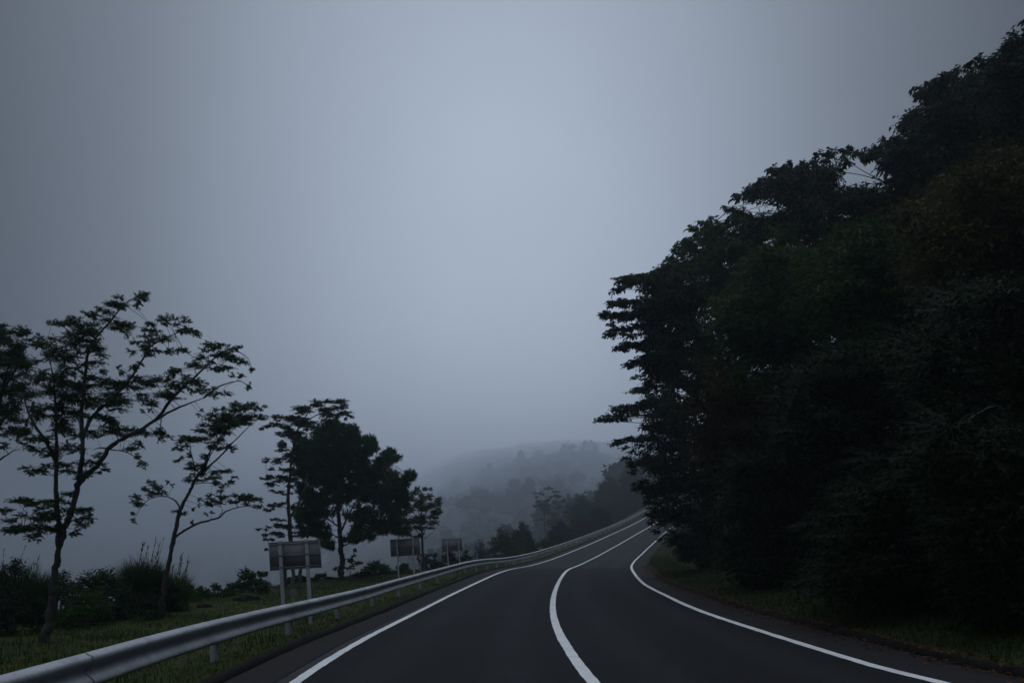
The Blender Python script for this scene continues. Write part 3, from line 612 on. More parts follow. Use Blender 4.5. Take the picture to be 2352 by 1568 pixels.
B('bush', 'tangled bush rising behind the tallest maple trunk', 'bush', 130, 1292, 1420, 130, 27, M['leaf_dark'], .075, dens=1.3)
B('bush', 'dark bush mass filling the left picture edge under the dim maple', 'bush', 20, 1275, 1440, 210, 25, M['leaf_dark'], .075, dens=1.2)
tallgrass('pampas_grass', 'tall grass tuft rising from the bushes at the left picture edge', 45, 1258, 1420, 190, 25.5, 2600, M['bamboo'], plumes=3, wid=.010)
B('bush', 'leafy dark bush between the tallest maple trunk and the pampas grass', 'bush', 225, 1290, 1420, 170, 26, M['leaf_green'], .08, dens=1.4)
B('bush', 'low dark bush at the foot of the pampas grass', 'bush', 280, 1290, 1420, 150, 27.5, M['leaf_dark'], .08, dens=1.2)
tallgrass('pampas_grass', 'tallest pampas grass clump with feathery plumes, left of the lone slender maple', 332, 1246, 1410, 125, 28.5, 3200, M['bamboo'], plumes=9, wid=.010)
tallgrass('pampas_grass', 'smaller pampas grass with sparse plumes just right of the slender maple trunk', 405, 1282, 1400, 70, 29.5, 900, M['bamboo'], plumes=8, wid=.009)
B('bush', 'dark shrub behind the base of the slender maple', 'bush', 375, 1312, 1405, 150, 28.5, M['leaf_green'], .08, dens=1.4)
B('bush', 'low spreading bush right of the slender maple on the verge edge', 'bush', 445, 1322, 1375, 90, 34, M['leaf_green'], .09)
B('bush', 'very low bush halfway between the slender maple and the nearest sign', 'bush', 500, 1332, 1368, 70, 36, M['leaf_olive'], .08)
B('bush', 'compact rounded bush left of the nearest road sign', 'bush', 583, 1296, 1365, 88, 38, M['leaf_green'], .11)
B('bush', 'low bush sprawling at the foot of the compact rounded bush', 'bush', 548, 1330, 1368, 66, 37, M['leaf_green'], .1)
B('bush', 'scrubby growth behind the three-stemmed maple trunks', 'bush', 690, 1322, 1352, 90, 48, M['leaf_dark'], .1)
B('bush', 'low bush between the nearest sign and the pine trunk', 'bush', 738, 1326, 1348, 60, 50, M['leaf_green'], .1)
B('bush', 'round bush behind the rail between the pine and the middle sign', 'bush', 866, 1282, 1326, 78, 54, M['leaf_green'], .12)
B('bush', 'low bush just left of the round bush behind the rail', 'bush', 830, 1306, 1332, 50, 52, M['leaf_dark'], .1)
B('bush', 'bush behind the poles of the middle sign', 'bush', 925, 1290, 1322, 50, 57, M['leaf_green'], .1)
B('bush', 'dark thicket left of the farthest sign under the small round tree', 'bush', 985, 1262, 1308, 62, 63, M['leaf_dark'], .13)
B('bush', 'bush directly behind the farthest road sign', 'bush', 1030, 1262, 1300, 56, 69, M['leaf_dark'], .13)
B('bush', 'spiky bush right of the farthest road sign', 'bush', 1068, 1256, 1296, 34, 70, M['leaf_green'], .13)
B('bush', 'bright green bush right behind the blue-capped marker post', 'bush', 1108, 1262, 1294, 34, 76, M['leaf_green'], .13)
B('bush', 'russet olive bush standing tall above the rail, right of the blue-capped marker', 'bush', 1158, 1208, 1285, 80, 88, M['leaf_yellow'], .15)
B('bush', 'green bush against the rail below the russet olive bush', 'bush', 1180, 1244, 1284, 52, 84, M['leaf_green'], .13)
B('bush', 'light green bush against the rail left of the misty tree', 'bush', 1218, 1228, 1274, 52, 92, M['leaf_green'], .14)
B('bush', 'low green bush touching the rail below the misty tree', 'bush', 1252, 1234, 1266, 46, 96, M['leaf_green'], .14)
tree_specs = [(1200, 1180, 58, 130, 'leaf_dark', 'hazy shrub behind the russet olive bush'), (1288, 1192, 66, 118, 'leaf_dark', 'hazy bush right of the misty tree trunk, close to the rail'), (1335, 1180, 66, 126, 'leaf_olive', 'hazy olive bush third along the rail from the misty tree'),
              (1378, 1158, 62, 140, 'leaf_dark', 'hazy dark bush near the far end of the visible rail'), (1418, 1140, 60, 150, 'leaf_green', 'hazy green bush above the far rail end'), (1456, 1120, 66, 165, 'leaf_dark', 'hazy bush touching the overhanging maple edge at the rail end'),
              (1340, 1128, 80, 190, 'leaf_green', 'paler hazy tree clump behind the rail-side bushes'), (1400, 1085, 90, 215, 'leaf_green', 'broad pale green hazy tree higher on the slope'), (1455, 1060, 80, 235, 'leaf_dark', 'pale hazy tree beside the overhanging maple edge'), (1110, 1232, 60, 150, 'leaf_dark', 'dim hazy shrub left of the russet olive bush')]
for x, yt, w, Y, m, lab in tree_specs:
    while True:
        g = at(x, 1200, Y); k, o = nearest(g[0], Y)
        if o < -6: break
        Y += 4; w *= 1.0
    yb = pix((g[0], Y, gz(g[0], Y)))[1]
    B('shrub', lab, 'shrub', x, yt, yb, w, Y, M[m], .19, dens=1.3, back=.8)
D5 = lambda l: [(919+.2686*a, 976.4+.2686*b, .2686*c, .2686*d) for a, b, c, d in l]
T7p = D5([(1290, 550, 50, 22), (1190, 590, 42, 22), (1350, 600, 42, 22), (1240, 640, 80, 30), (1155, 680, 34, 14), (1380, 665, 40, 22), (1250, 735, 65, 38), (1400, 720, 80, 36), (1330, 800, 80, 38), (1240, 830, 44, 30), (1420, 820, 70, 36), (1310, 680, 60, 30)])
traced_tree('misty_tree', 'lone tree fading into fog with a flat-topped crown above the rail bend', 'tree', 240., [([(1256, 1262), (1255, 1240), (1252, 1213), (1250, 1180), (1255, 1140)], .3, .05), ([(1252, 1200), (1275, 1180), (1295, 1165)], .12, .03), ([(1251, 1180), (1235, 1160), (1230, 1155)], .1, .03)], T7p, M['leaf_dark'], M['bark'], .4, 'oval', dj=3., dens=.1, size_tw=.02)

# far hillside trees: crowns of coarse leaf clumps
def far_tree(mbt, mbl, p, h, w, conifer):
    mbt.tube([p-[0, 0, 1.], p+[0, 0, h*.5], p+[0, 0, h*.9]], [.25, .18, .05], 5, False)
    n = int((300 if h > 22 else 170))
    if conifer:
        z = rng.uniform(.12, 1, n); r = (1-z)*w*.5*(.55+.45*np.abs(np.sin(z*22)))*rng.uniform(.4, 1.1, n)+.1
        a = rng.uniform(0, 6.28, n); P = p+np.stack([np.cos(a)*r, np.sin(a)*r, z*h], 1); D = np.stack([np.cos(a), np.sin(a), -.35+0*a], 1)+rng.normal(0, .3, (n, 3))
    else:
        k = 11; cc = unit(rng.normal(0, 1, (k, 3)))*[w*.3, w*.3, h*.25]+[0, 0, h*.66]; i = rng.integers(0, k, n)
        P = p+cc[i]+unit(rng.normal(0, 1, (n, 3)))*(rng.uniform(.5, 1, (n, 1)))*[w*.2, w*.2, h*.15]; D = rng.normal(0, 1, (n, 3))
    leaves(mbl, P, D, max(.9, h*.11), 'oval', .3, 0, .9)
far_named = [(1045, 1096, 560, 1, 22, 'flat-crowned pine silhouette, leftmost on the foggy ridge'), (1123, 1064, 570, 1, 17, 'pointed conifer standing highest at the left step of the foggy ridge'), (1105, 1076, 560, 1, 14, 'short conifer leaning against the left step of the foggy ridge'),
             (1160, 1066, 590, 0, 22, 'rounded crown between the two conifer groups on the foggy ridge'), (1196, 1034, 600, 1, 20, 'tall conifer at the middle rise of the foggy ridge'), (1182, 1052, 595, 1, 15, 'small conifer just left of the middle rise'), (1241, 1035, 620, 0, 26, 'broad crown right of the middle rise of the ridge'),
             (1308, 1020, 640, 0, 30, 'faint broad crown near the top of the foggy hill'), (1352, 1014, 640, 0, 26, 'faintest highest crown on top of the foggy hill'), (1416, 1046, 520, 0, 24, 'darker crown on the slope below the hilltop by the overhanging maple'), (1440, 1052, 500, 1, 18, 'conifer tip on the slope beside the overhanging maple'), (1015, 1122, 540, 0, 16, 'small faint crown at the left end of the foggy ridge')]
for x, yt, Y, con, w, lab in far_named:
    Y *= 2.2; w *= 2.1; c = at(x, yt, Y); g = gz(c[0], Y); h = max(15., min(34., c[2]-g)); p = np.array([c[0], Y, c[2]-h])
    t = empty('conifer_tree' if con else 'broadleaf_tree', p, lab, 'tree'); a, b = MB(), MB(); far_tree(a, b, p, h, w*.75 if con else w*.55, con)
    a.build('trunk', M['bark'], t); b.build('crown', M['leaf_dark'], t)
a, b = MB(), MB(); cnt = 0
while cnt < 1900:
    Y = rng.uniform(360, 1440); x = rng.uniform(-40, 1620) if cnt % 3 == 0 else rng.uniform(940, 1620)
    if x < 930 and Y < 800:
        cnt += 1; continue
    c = at(x, 1200, Y); g = gz(c[0], Y)
    k, o = nearest(c[0], Y)
    if abs(o) < 14: continue
    ytop = pix((c[0], Y, g+16))[1]
    lim = np.interp(x, [0, 300, 800, 940, 1000, 1021, 1080, 1110, 1160, 1196, 1241, 1308, 1362, 1416, 1500, 1620], [1205, 1192, 1200, 1185, 1142, 1132, 1126, 1092, 1080, 1056, 1046, 1036, 1034, 1050, 1050, 1042])
    h = rng.uniform(13, 21) if cnt % 4 else rng.uniform(19, 28)
    while h > 7 and pix((c[0], Y, g+h))[1] < lim: h -= 1.5
    far_tree(a, b, np.array([c[0], Y, g]), h, rng.uniform(13, 22), rng.random() < .22); cnt += 1
w = empty('wood', (0, 400, 0), 'far-off misty wood covering the hillside beyond the bend', 'wood'); w['kind'] = 'stuff'
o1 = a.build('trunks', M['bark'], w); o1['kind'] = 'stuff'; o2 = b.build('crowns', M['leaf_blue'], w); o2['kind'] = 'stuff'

# ------------------------------------------------------------------ dense trees on the inside bank
POLY = [(2460, -40), (2352, 60), (2300, 130), (2250, 140), (2150, 185), (2112, 205), (2125, 245), (2072, 268), (2075, 310), (2020, 325), (1995, 352), (1940, 345), (1880, 352), (1850, 372), (1765, 390), (1735, 420), (1685, 455), (1690, 490), (1650, 510), (1590, 522), (1550, 575), (1520, 612), (1462, 640), (1456, 690), (1458, 725), (1472, 790), (1476, 815), (1466, 850), (1480, 890), (1476, 930), (1478, 960), (1476, 985), (1464, 1030), (1472, 1090), (1484, 1140), (1496, 1190), (1520, 1228), (1545, 1262), (1590, 1290), (1700, 1330), (1950, 1360), (2460, 1420)]
PX = np.array(POLY, float)
def inside(x, y):
    n = len(PX); c = False; j = n-1
    for i in range(n):
        xi, yi = PX[i]; xj, yj = PX[j]
        if (yi > y) != (yj > y) and x < (xj-xi)*(y-yi)/(yj-yi)+xi: c = not c
        j = i
    return c
# centre x, y, depth, leaf material, kind, leaf size, name, label
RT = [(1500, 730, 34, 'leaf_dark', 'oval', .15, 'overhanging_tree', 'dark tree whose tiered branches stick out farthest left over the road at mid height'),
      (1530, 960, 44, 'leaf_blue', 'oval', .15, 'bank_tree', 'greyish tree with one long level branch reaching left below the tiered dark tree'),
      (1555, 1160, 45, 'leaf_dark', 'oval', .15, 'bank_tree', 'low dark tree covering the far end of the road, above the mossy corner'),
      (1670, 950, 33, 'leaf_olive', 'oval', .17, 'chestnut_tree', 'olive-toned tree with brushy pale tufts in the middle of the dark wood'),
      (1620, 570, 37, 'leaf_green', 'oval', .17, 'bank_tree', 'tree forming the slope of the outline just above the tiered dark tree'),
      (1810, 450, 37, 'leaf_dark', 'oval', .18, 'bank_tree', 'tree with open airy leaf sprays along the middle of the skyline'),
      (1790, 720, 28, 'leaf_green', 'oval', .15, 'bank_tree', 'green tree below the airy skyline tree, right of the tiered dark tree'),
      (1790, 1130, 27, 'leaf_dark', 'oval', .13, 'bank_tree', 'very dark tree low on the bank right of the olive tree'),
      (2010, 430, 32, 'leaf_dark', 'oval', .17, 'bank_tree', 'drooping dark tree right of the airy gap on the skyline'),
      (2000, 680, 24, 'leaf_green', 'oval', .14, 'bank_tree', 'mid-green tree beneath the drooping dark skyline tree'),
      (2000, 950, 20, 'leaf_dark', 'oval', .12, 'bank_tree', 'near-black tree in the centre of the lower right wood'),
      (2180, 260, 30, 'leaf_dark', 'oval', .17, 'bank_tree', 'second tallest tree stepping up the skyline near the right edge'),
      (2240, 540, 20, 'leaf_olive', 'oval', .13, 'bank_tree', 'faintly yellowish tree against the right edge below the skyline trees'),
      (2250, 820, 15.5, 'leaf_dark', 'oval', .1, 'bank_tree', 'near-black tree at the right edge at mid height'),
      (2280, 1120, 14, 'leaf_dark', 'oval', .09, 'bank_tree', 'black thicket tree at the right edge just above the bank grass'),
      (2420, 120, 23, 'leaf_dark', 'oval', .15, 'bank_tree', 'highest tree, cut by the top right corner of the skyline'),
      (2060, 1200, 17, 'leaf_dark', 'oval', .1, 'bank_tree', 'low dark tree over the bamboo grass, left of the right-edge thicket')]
pads = [[] for _ in RT]
ctr = np.array([(r[0], r[1]) for r in RT], float)
def owner(x, y): return int((((ctr-[x, y])*[1., .9])**2).sum(1).argmin())
n = 0
while n < 2500:
    x = rng.uniform(1400, 2450); y = rng.uniform(-20, 1400)
    if not inside(x, y): continue
    i = owner(x+rng.normal(0, 25), y+rng.normal(0, 25)); Yd = RT[i][2]
    if rng.random() > (Yd/40)**1.3+.25: continue
    pr = 2240/Yd
    rx = rng.uniform(.5, .85)*pr
    # keep whole pad inside the outline on the open side
    if not inside(x-rx*.75, y) or not inside(x-rx*.3, y-rx*.5): rx *= .55
    pads[i].append((x, y, rx, rx*rng.uniform(.4, .6), rng.uniform(-1.4, 2.2))); n += 1
# tiered tips and stray sprays on the outline: (x, y, rx, ry, tree)
tips = [(1420, 640, 22, 8, 0), (1450, 636, 26, 9, 0), (1412, 665, 16, 7, 0), (1402, 695, 18, 6, 0), (1430, 690, 26, 9, 0), (1396, 724, 18, 5, 0), (1425, 726, 28, 7, 0), (1405, 742, 12, 5, 0), (1410, 765, 20, 5, 0), (1440, 768, 30, 7, 0), (1425, 797, 18, 4, 0), (1455, 792, 28, 7, 0), (1448, 835, 16, 6, 0), (1470, 828, 24, 8, 0), (1460, 865, 14, 6, 1),
        (1385, 966, 14, 3, 1), (1405, 962, 18, 4, 1), (1430, 962, 24, 5, 1), (1415, 936, 16, 4, 1), (1440, 932, 24, 6, 1), (1412, 944, 8, 4, 1), (1420, 1016, 10, 2.5, 1), (1436, 1026, 14, 4, 1), (1455, 1035, 16, 5, 1), (1447, 1003, 12, 3, 1), (1440, 1050, 18, 4, 2), (1452, 1068, 18, 5, 2), (1455, 1082, 12, 4, 2), (1462, 1108, 12, 3, 2), (1480, 1105, 18, 6, 2), (1476, 1130, 14, 4, 2), (1486, 1152, 14, 5, 2), (1490, 1180, 10, 4, 2), (1494, 1200, 12, 5, 2), (1498, 1168, 14, 6, 2), (1500, 1185, 14, 6, 2), (1505, 1218, 16, 6, 2), (1516, 1236, 12, 6, 2),
        (1552, 568, 14, 5, 4), (1576, 548, 16, 7, 4), (1590, 520, 16, 8, 4), (1612, 508, 16, 7, 4), (1640, 500, 16, 7, 4), (1668, 476, 14, 7, 5), (1690, 452, 16, 7, 5), (1700, 485, 10, 6, 5), (1725, 428, 16, 8, 5), (1745, 412, 14, 7, 5), (1775, 385, 14, 8, 5), (1800, 400, 18, 9, 5), (1812, 372, 8, 8, 5), (1850, 372, 18, 8, 5), (1885, 352, 22, 8, 5), (1915, 345, 18, 7, 5), (1945, 338, 12, 6, 5), (1965, 350, 22, 5, 5), (2010, 345, 14, 12, 8), (2030, 325, 16, 12, 8), (2075, 278, 16, 8, 11), (2095, 262, 18, 9, 11), (2115, 205, 12, 10, 11), (2140, 190, 12, 12, 11), (2168, 178, 8, 10, 11), (2235, 138, 14, 10, 15), (2262, 138, 14, 7, 15), (2312, 105, 14, 12, 15), (2325, 85, 10, 10, 15)]
for tx, ty, i in [(1426, 636, 0), (1416, 658, 0), (1398, 693, 0), (1387, 724, 0), (1398, 762, 0), (1420, 797, 0), (1442, 836, 0), (1372, 967, 1), (1405, 942, 1), (1452, 896, 1), (1408, 1013, 1), (1440, 1062, 2), (1456, 1118, 2)]:
    dx = 6; up = rng.uniform(-.05, .3); bend = rng.uniform(-8, 4)
    while tx+dx < 1500:
        fr = dx/100
        for _ in range(2): tips.append((tx+dx+rng.uniform(-8, 8), ty-up*dx+bend*fr*(1-fr)*2+rng.uniform(-5, 5), rng.uniform(11, 22), min(11, 3.5+dx*.09)*rng.uniform(.6, 1.2), i))
        dx += rng.uniform(11, 20)
for x, y, rx, ry, i in tips: pads[i].append((x, y, rx, ry, rng.uniform(-.4, .6)))
HOLES = [(1985, 395, 34, 30), (1748, 470, 22, 14), (1945, 415, 18, 14)]
for i, (cx, cy, Yd, m, kind, size, nm, lab) in enumerate(RT):
    pp = [p for p in pads[i] if not any(((p[0]-hx)/(hw+p[2]*.6))**2+((p[1]-hy)/(hh+p[3]*.6))**2 < 1 for hx, hy, hw, hh in HOLES)]
    xs = max(cx+.15*(2240/Yd)*4, 1640 if Yd > 30 else 0); q = at(xs, cy, Yd+1.5); k, o = nearest(q[0], q[1])
    # stand the trunk on the bank, at least two metres beyond the kerb
    need = 3.5+WR[k]+KR+2.2
    if o < need: q = q+np.array([NX[k], NY[k], 0])*(need-o)
    g = gz(q[0], q[1]); t = empty(nm, (q[0], q[1], g), lab, 'tree')
    topz = max(at(p[0], p[1], Yd)[2] for p in pp); hh = max(3., topz-g); cc = at(cx, cy, Yd)
    tp = spline([(q[0], q[1], g-.3), (q[0]-.1, q[1], g+hh*.3), (q[0]*.7+cc[0]*.3, q[1]-.4, g+hh*.6), (cc[0]*.6+q[0]*.4, Yd+.3, g+hh*.93)])
    tm, wm, lm = MB(), MB(), MB(); tm.tube(tp, np.linspace(.2, .03, len(tp)), 10)
    for x, y, rx, ry, dd in pp:
        Yp = Yd+dd; c = at(x, y, Yp); R = np.array([rx*Yp/F, max(rx*Yp/F, .35), max(ry*Yp/F, .1)])
        cand = tp[tp[:, 2] < c[2]+.2]; cand = cand if len(cand) else tp[:1]
        d = np.linalg.norm(cand-c, axis=1); src = cand[d.argmin()]; dist = np.linalg.norm(src-c)
        root = c+(src-c)*min(1, .6*R[0]/(dist+1e-6)); mid = (src+root)/2+rng.normal(0, .04, 3)*dist; mid[2] += .05*dist
        P = spline([src, mid, root, c], 4); wm.tube(P, np.linspace(min(.03, .008+.004*dist), .004, len(P)), 5)
        ar = R[0]*R[2]*3.14; droop = .55 if i in (0, 4, 5, 8, 11) else .3
        dm = .11/size
        spray(lm, wm, c, R, root, int(max(9, (34*ar+22*R[0])*dm*1.35)), 6, size*.92, kind, droop, .5, toward=(-.25, -.25, -.05))
        if i == 3:   # brushy pale flower tufts
            mtuf = 10; Pt = c+rng.normal(0, .45, (mtuf, 3))*R; twd = unit(rng.normal(0, .5, (mtuf, 3))+np.array([-.2, -.3, .7]))
            for u in range(5): leaves(lm, Pt+twd*.03*u, twd+rng.normal(0, .25, (mtuf, 3)), .2, 'needle', 0., 1)
    tm.build('trunk', M['bark'], t, None, True); wm.build('branches', M['bark'], t); lm.build('crown', [M[m], M['blade_dry']], t)

# deep thicket rows farther up the slope so that no daylight shows under the crowns
rows = [(s, q) for s in (12, 20, 29, 39, 50, 62, 78, 96, 116, 138, 162, 190) for q in (6.5,)]
names = ['nearest', 'second', 'third', 'fourth', 'fifth', 'sixth', 'seventh', 'eighth', 'ninth', 'tenth', 'eleventh', 'farthest']
for j, (s, q) in enumerate(rows):
    p = rp(s, q+KR, 0, True); g = gz(p[0], p[1]); h = rng.uniform(4.5, 6) if s < 70 else 7.
    t = empty('thicket_tree', (p[0], p[1], g), names[j]+' understorey tree in the dark row standing up the inside bank', 'tree', 'understorey trees on the inside bank')
    tm, wm, lm = MB(), MB(), MB(); P = spline([(p[0], p[1], g-.3), (p[0]+.2, p[1], g+h*.4), (p[0], p[1]+.2, g+h*.85)]); tm.tube(P, np.linspace(.14, .03, len(P)), 8)
    for _ in range(46):
        c = np.array([p[0], p[1], g+h*.5])+unit(rng.normal(0, 1, 3))*np.array([2.2, 3.4, h*.42])*rng.uniform(.4, 1)
        spray(lm, wm, c, np.array([.8, .8, .45]), P[int(rng.integers(4, len(P)))]*.4+c*.6, 26, 6, .15, 'oval', .3, .4)
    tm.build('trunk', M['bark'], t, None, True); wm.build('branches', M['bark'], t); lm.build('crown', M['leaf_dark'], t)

# shrubs at the foot of the bank
foot = [(15, 'nearest low shrub among the bamboo grass by the right picture edge'), (19.5, 'second low shrub along the bank foot, in deep shade'), (24.5, 'third shrub along the bank foot, behind the grass verge'), (30, 'fourth shrub along the bank foot below the olive tree'), (37, 'fifth shrub along the bank foot'), (44, 'sixth shrub, left of the mossy corner bamboo'), (52, 'leafy shrub standing over the mossy corner of the bend'), (61, 'shrub hiding the inside kerb beyond the bend'), (70, 'last shrub glimpsed beyond the inside corner')]
for s, lab in foot:
    p = rp(s, KR+3.1+rng.uniform(-.2, .5), 0, True); g = gz(p[0], p[1]); px, py = pix((p[0], p[1], g)); Yp = p[1]
    B('shrub', lab, 'shrub', px, pix((p[0], p[1], g+rng.uniform(1.5, 2.1)))[1], py, 2.9*F/Yp, Yp, M['leaf_dark'] if rng.random() < .6 else M['leaf_green'], .1, dens=1.3)

# ------------------------------------------------------------------ grass, bamboo grass, litter (nobody could count them)
def blade_field(name, pts, h, wd, m, label, lean=.5, kind='stuff', dirb=None, mats=None):
    n = len(pts); h = h*rng.uniform(.5, 1.3, n); a = rng.uniform(0, 6.28, n); l = rng.uniform(.15, 1, n)*lean*h; ux, uy = np.cos(a), np.sin(a)
    if dirb is not None: ux = ux*.6+dirb[0]; uy = uy*.6+dirb[1]
    L = []
    for q in (0, .5, .85, 1):
        px = pts[:, 0]+ux*l*q*q; py = pts[:, 1]+uy*l*q*q; pz = pts[:, 2]+h*(q-.3*q*q*(lean if lean < 1 else 1)); w = wd*(1-q*q)+.0005
        L += [np.stack([px-uy*w, py+ux*w, pz], 1), np.stack([px+uy*w, py-ux*w, pz], 1)]
    V = np.stack(L, 1); mb = MB(); f = np.array([[0, 1, 3, 2], [2, 3, 5, 4], [4, 5, 7, 6]])
    mb.add(V, ((np.arange(n)*8)[:, None, None]+f).reshape(-1, 4)); o = mb.build(name, m, None, (0, 0, 0)); return tag(o, label, 'grass', None, kind)
def side_pts(n, s0, s1, q0, q1, right, pw=1.6, thr=0., seed=1):
    out = []
    s = s0+(s1-s0)*rng.uniform(0, 1, n)**pw; q = q0+(q1-q0)*rng.uniform(0, 1, n)
    if not right: q = np.minimum(q, left_w(s)+1)
    keep = fbm(s, q, .6, seed) > thr; s, q = s[keep], q[keep]
    o = (q+KR) if right else -(q-KL); P = rp(s, o, 0, right)
    z = np.interp(s, S, RZ)+(np.interp(s, S, BK)*8+right_rel(s, q) if right else left_rel(s, q)); P[:, 2] = z-.01
    return P
blade_field('grass', side_pts(95000, 4, 75, .05, 12, False), .075, .005, M['blade'], 'short green mown grass on the verge behind the guardrail')
blade_field('weeds', side_pts(26000, 5, 75, .1, 11.5, False, 1.5, .56, 31), .2, .007, M['bamboo'], 'taller green weeds standing in patches on the guardrail verge', .8)
blade_field('weeds', side_pts(9000, 5, 70, .0, 2.4, True, 1.5, .5, 33), .17, .007, M['bamboo'], 'taller weeds in patches along the inside kerb', .8)
blade_field('dry_grass', side_pts(30000, 4, 60, .2, 12, False, thr=.5, seed=4), .06, .004, M['blade_dry'], 'dead brown grass stems scattered over the guardrail verge')
blade_field('grass', side_pts(45000, 3, 80, .05, 2.6, True), .085, .005, M['blade'], 'rough grass on the narrow verge under the inside bank', .7)
blade_field('grass', side_pts(40000, 38, 135, .02, 2.6, True, 1.25), .06, .012, M['blade'], 'mossy bright grass on the inside corner of the bend', .8)
blade_field('bamboo_grass', side_pts(9000, 5, 75, 1.9, 4.4, True), .75, .016, M['bamboo'], 'drooping bamboo grass covering the foot of the inside bank', 1.3, dirb=(-.5, -.4))
blade_field('dry_bamboo_grass', side_pts(700, 5, 60, 1.8, 3.2, True), .5, .014, M['blade_dry'], 'withered straw-coloured bamboo blades hanging at the foot of the bank', 1.5, dirb=(-.5, -.4))
def litter(n):
    s = rng.uniform(4, 62, n); o = 1.02+rng.exponential(.12, n)*np.where(rng.random(n) < .65, -1, 1.6); o = np.clip(o, .25, 2.6)
    P = rp(s, o, 0, True); q = o-KR; z = np.where(q > 0, np.interp(s, S, RZ)+np.interp(s, S, BK)*8+right_rel(s, np.maximum(q, 0))+.03, P[:, 2]+.012); P[:, 2] = np.where((o > .98) & (o < 1.25), P[:, 2]+.11, z)
    mb = MB(); D = rng.normal(0, 1, (n, 3)); D[:, 2] *= .15; leaves(mb, P, D, .07, 'oval', .93, 0, .6); return tag(mb.build('leaf_litter', M['litter'], None, (0, 0, 0)), 'fallen reddish brown leaves scattered along the inside kerb', 'leaf litter', None, 'stuff')
litter(2600)
# cut stump and two stones on the verge
def rock(x, y, Y, r, label):
    c = at(x, y, Y); g = gz(c[0], c[1]); import bmesh
    bm = bmesh.new(); bmesh.ops.create_icosphere(bm, subdivisions=3, radius=1)
    for v in bm.verts:
        k = 1+.3*(vnoise(v.co.x*3+c[0], v.co.y*3+v.co.z*2, 1., 3)-.5); v.co = Vector((v.co.x*r*1.4*k, v.co.y*r*k, v.co.z*r*.7*k))
    me = bpy.data.meshes.new('rock'); bm.to_mesh(me); bm.free(); me.materials.append(M['rock']); o = bpy.data.objects.new('rock', me); COL.objects.link(o); o.location = (c[0], c[1], g+r*.15); tag(o, label, 'rock')
rock(566, 1372, 33, .3, 'dark mossy rock on the verge left of the nearest road sign')
rock(470, 1395, 30, .16, 'small dark stone on the grass right of the slender maple')

# ------------------------------------------------------------------ haze
SIG = .00095
mb = MB(); x0, x1, y0, y1, z0, z1 = -2600, 2600, -450, 3600, -48, 210
mb.box(((x0+x1)/2, (y0+y1)/2, (z0+z1)/2), (x1-x0, y1-y0, z1-z0))
hm = bpy.data.materials.new('haze'); hm.use_nodes = True; nt = hm.node_tree; nt.nodes.remove(nt.nodes['Principled BSDF'])
pv = N(nt, 'ShaderNodeVolumePrincipled'); pv.inputs['Color'].default_value = (.76, .84, .95, 1); pv.inputs['Density'].default_value = SIG; pv.inputs['Anisotropy'].default_value = .75
nt.links.new(pv.outputs[0], nt.nodes['Material Output'].inputs['Volume'])
hz = tag(mb.build('haze', hm, None, (0, 0, 0)), 'pale grey mountain fog filling the air', 'haze', None, 'stuff')

# denser drifting banks lying in the valley and against the hill crest
def bank_of_fog(c, R, dens, label, seed):
    import bmesh
    bm = bmesh.new(); bmesh.ops.create_icosphere(bm, subdivisions=5, radius=1)
    for v in bm.verts:
        p = v.co; k = 1+.42*(fbm(p.x*1.7+seed+p.z, p.y*1.7-p.z*1.3, 1., seed)-.5)*1.6
        v.co = Vector((p.x*R[0]*k, p.y*R[1]*k, p.z*R[2]*k))
    me = bpy.data.meshes.new('fog_bank'); bm.to_mesh(me); bm.free()
    for q in me.polygons: q.use_smooth = True
    m = bpy.data.materials.new('fog_bank'); m.use_nodes = True; t = m.node_tree; t.nodes.remove(t.nodes['Principled BSDF'])
    v = N(t, 'ShaderNodeVolumePrincipled'); v.inputs['Color'].default_value = (.83, .89, .98, 1); v.inputs['Density'].default_value = dens; v.inputs['Anisotropy'].default_value = .75
    t.links.new(v.outputs[0], t.nodes['Material Output'].inputs['Volume']); me.materials.append(m)
    o = bpy.data.objects.new('fog_bank', me); COL.objects.link(o); o.location = c; tag(o, label, 'fog', None, 'stuff')
bank_of_fog((-620, 900, 0), (620, 330, 80), .0036, 'drifting fog filling the valley behind the verge trees', 3)
bank_of_fog((-40, 1050, 66), (125, 120, 32), .006, 'fog veiling the left step of the far hill', 21)
bank_of_fog((80, 1010, 86), (165, 130, 30), .008, 'fog hanging on the crest of the far hill', 7)
bank_of_fog((130, 800, 62), (95, 100, 27), .0045, 'fog wrapping the upper slope near the overhanging trees', 17)

# ------------------------------------------------------------------ sky and light
W = bpy.data.worlds.new('World'); SC.world = W; W.use_nodes = True; nt = W.node_tree
bg = nt.nodes['Background']
sky = nt.nodes.new('ShaderNodeTexSky'); sky.sky_type = 'NISHITA'; sky.sun_disc = False; sky.sun_elevation = math.radians(65); sky.sun_rotation = math.radians(0); sky.air_density = 1.; sky.dust_density = 5
tc = nt.nodes.new('ShaderNodeTexCoord')
def vm(op, a, b=None):
    n = nt.nodes.new('ShaderNodeVectorMath'); n.operation = op
    nt.links.new(a, n.inputs[0]) if hasattr(a, 'links') else setattr(n.inputs[0], 'default_value', a)
    if b is not None: nt.links.new(b, n.inputs[1]) if hasattr(b, 'links') else setattr(n.inputs[1], 'default_value', b)
    return n.outputs['Value'] if op in ('LENGTH', 'DOT_PRODUCT') else n.outputs[0]
def mth(op, a, b=0.):
    n = nt.nodes.new('ShaderNodeMath'); n.operation = op
    for i, v in enumerate((a, b)):
        nt.links.new(v, n.inputs[i]) if hasattr(v, 'links') else setattr(n.inputs[i], 'default_value', v)
    return n.outputs[0]
sep = nt.nodes.new('ShaderNodeSeparateXYZ'); nt.links.new(tc.outputs['Generated'], sep.inputs[0])
cmb = nt.nodes.new('ShaderNodeCombineXYZ')
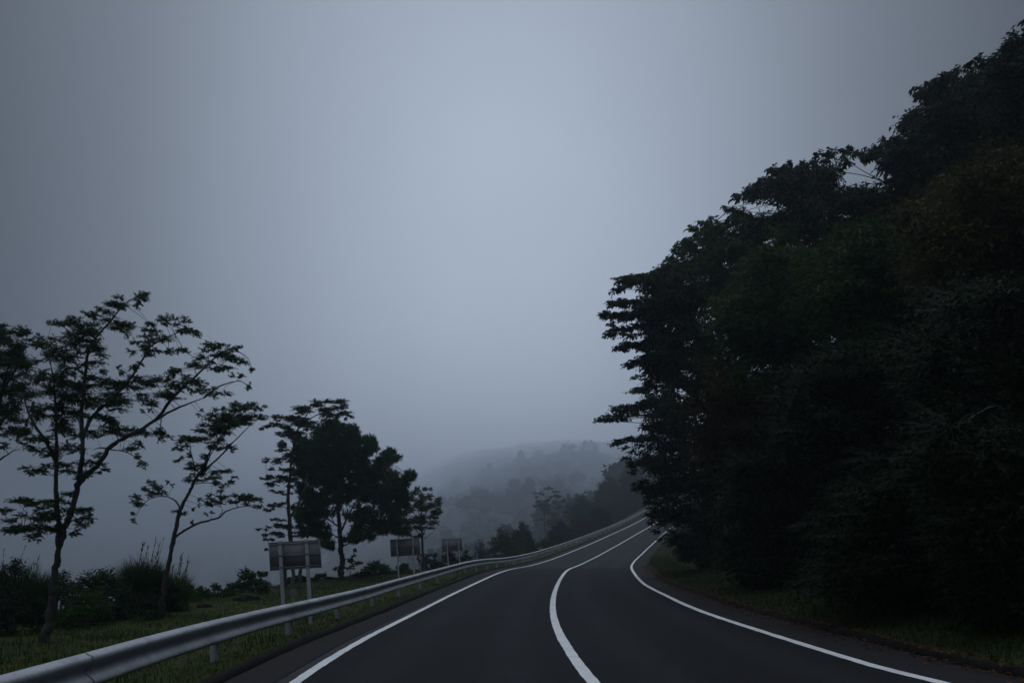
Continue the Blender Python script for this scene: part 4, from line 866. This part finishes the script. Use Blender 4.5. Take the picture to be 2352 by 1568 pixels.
nt.links.new(mth('MULTIPLY', sep.outputs[0], 1.32), cmb.inputs[0])
nt.links.new(mth('MULTIPLY', mth('MAXIMUM', mth('MULTIPLY', sep.outputs[1], -1.), 0.), 2.), cmb.inputs[1])
nt.links.new(mth('MULTIPLY', mth('SUBTRACT', sep.outputs[2], .17), .84), cmb.inputs[2])
r = mth('MULTIPLY', vm('LENGTH', cmb.outputs[0]), .5)
glow = ramp(nt, r, [(0, (1.,)*3), (.05, (.96,)*3), (.10, (.82,)*3), (.17, (.54,)*3), (.235, (.26,)*3), (.3, (.10,)*3), (.45, (.045,)*3), (.75, (.24,)*3)])
zen = ramp(nt, sep.outputs[2], [(.62, (0,)*3), (.9, (1.,)*3)])
tot = mth('ADD', glow, mth('MULTIPLY', zen, 1.3))
tot = mth('MULTIPLY', tot, 7.0)
cl = N(nt, 'ShaderNodeTexNoise', Scale=3.5, Detail=5, Roughness=.5); nt.links.new(tc.outputs['Generated'], cl.inputs[0])
mr = N(nt, 'ShaderNodeMapRange'); mr.inputs['To Min'].default_value = .9; mr.inputs['To Max'].default_value = 1.1; nt.links.new(cl.outputs['Fac'], mr.inputs[0])
tot = mth('MULTIPLY', tot, mr.outputs[0])
oc = nt.nodes.new('ShaderNodeVectorMath'); oc.operation = 'SCALE'; oc.inputs[0].default_value = (.80, .93, 1.13); nt.links.new(tot, oc.inputs['Scale'])
nt.links.new(mix(nt, .98, sky.outputs[0], oc.outputs[0]), bg.inputs['Color']); bg.inputs['Strength'].default_value = .1
sl = bpy.data.lights.new('sun', 'SUN'); sl.energy = .5; sl.angle = math.radians(50); sl.color = (1., .99, .97)
so = bpy.data.objects.new('sun', sl); COL.objects.link(so); so.rotation_euler = (math.radians(-25), 0, 0); so.location = (0, 0, 60)

# ------------------------------------------------------------------ camera
cam = bpy.data.cameras.new('camera'); co = bpy.data.objects.new('camera', cam); COL.objects.link(co); SC.camera = co
cam.sensor_width = 36; cam.lens = F/2352*36; cam.clip_end = 20000; cam.clip_start = .05
cam.shift_y = (YH-784)/2352
co.matrix_world = Matrix.Translation((0, 0, H)) @ Matrix.Rotation(math.radians(90), 4, 'X') @ Matrix.Rotation(-ROLL, 4, 'Z')
SC.view_settings.view_transform = 'Standard'; SC.view_settings.look = 'None'; SC.view_settings.exposure = 0.; SC.view_settings.gamma = 1
SC.cycles.volume_bounces = 1; SC.cycles.max_bounces = 6; SC.cycles.diffuse_bounces = 3; SC.cycles.use_denoising = True
for o in bpy.data.objects:
    if '_o' in o: del o['_o']
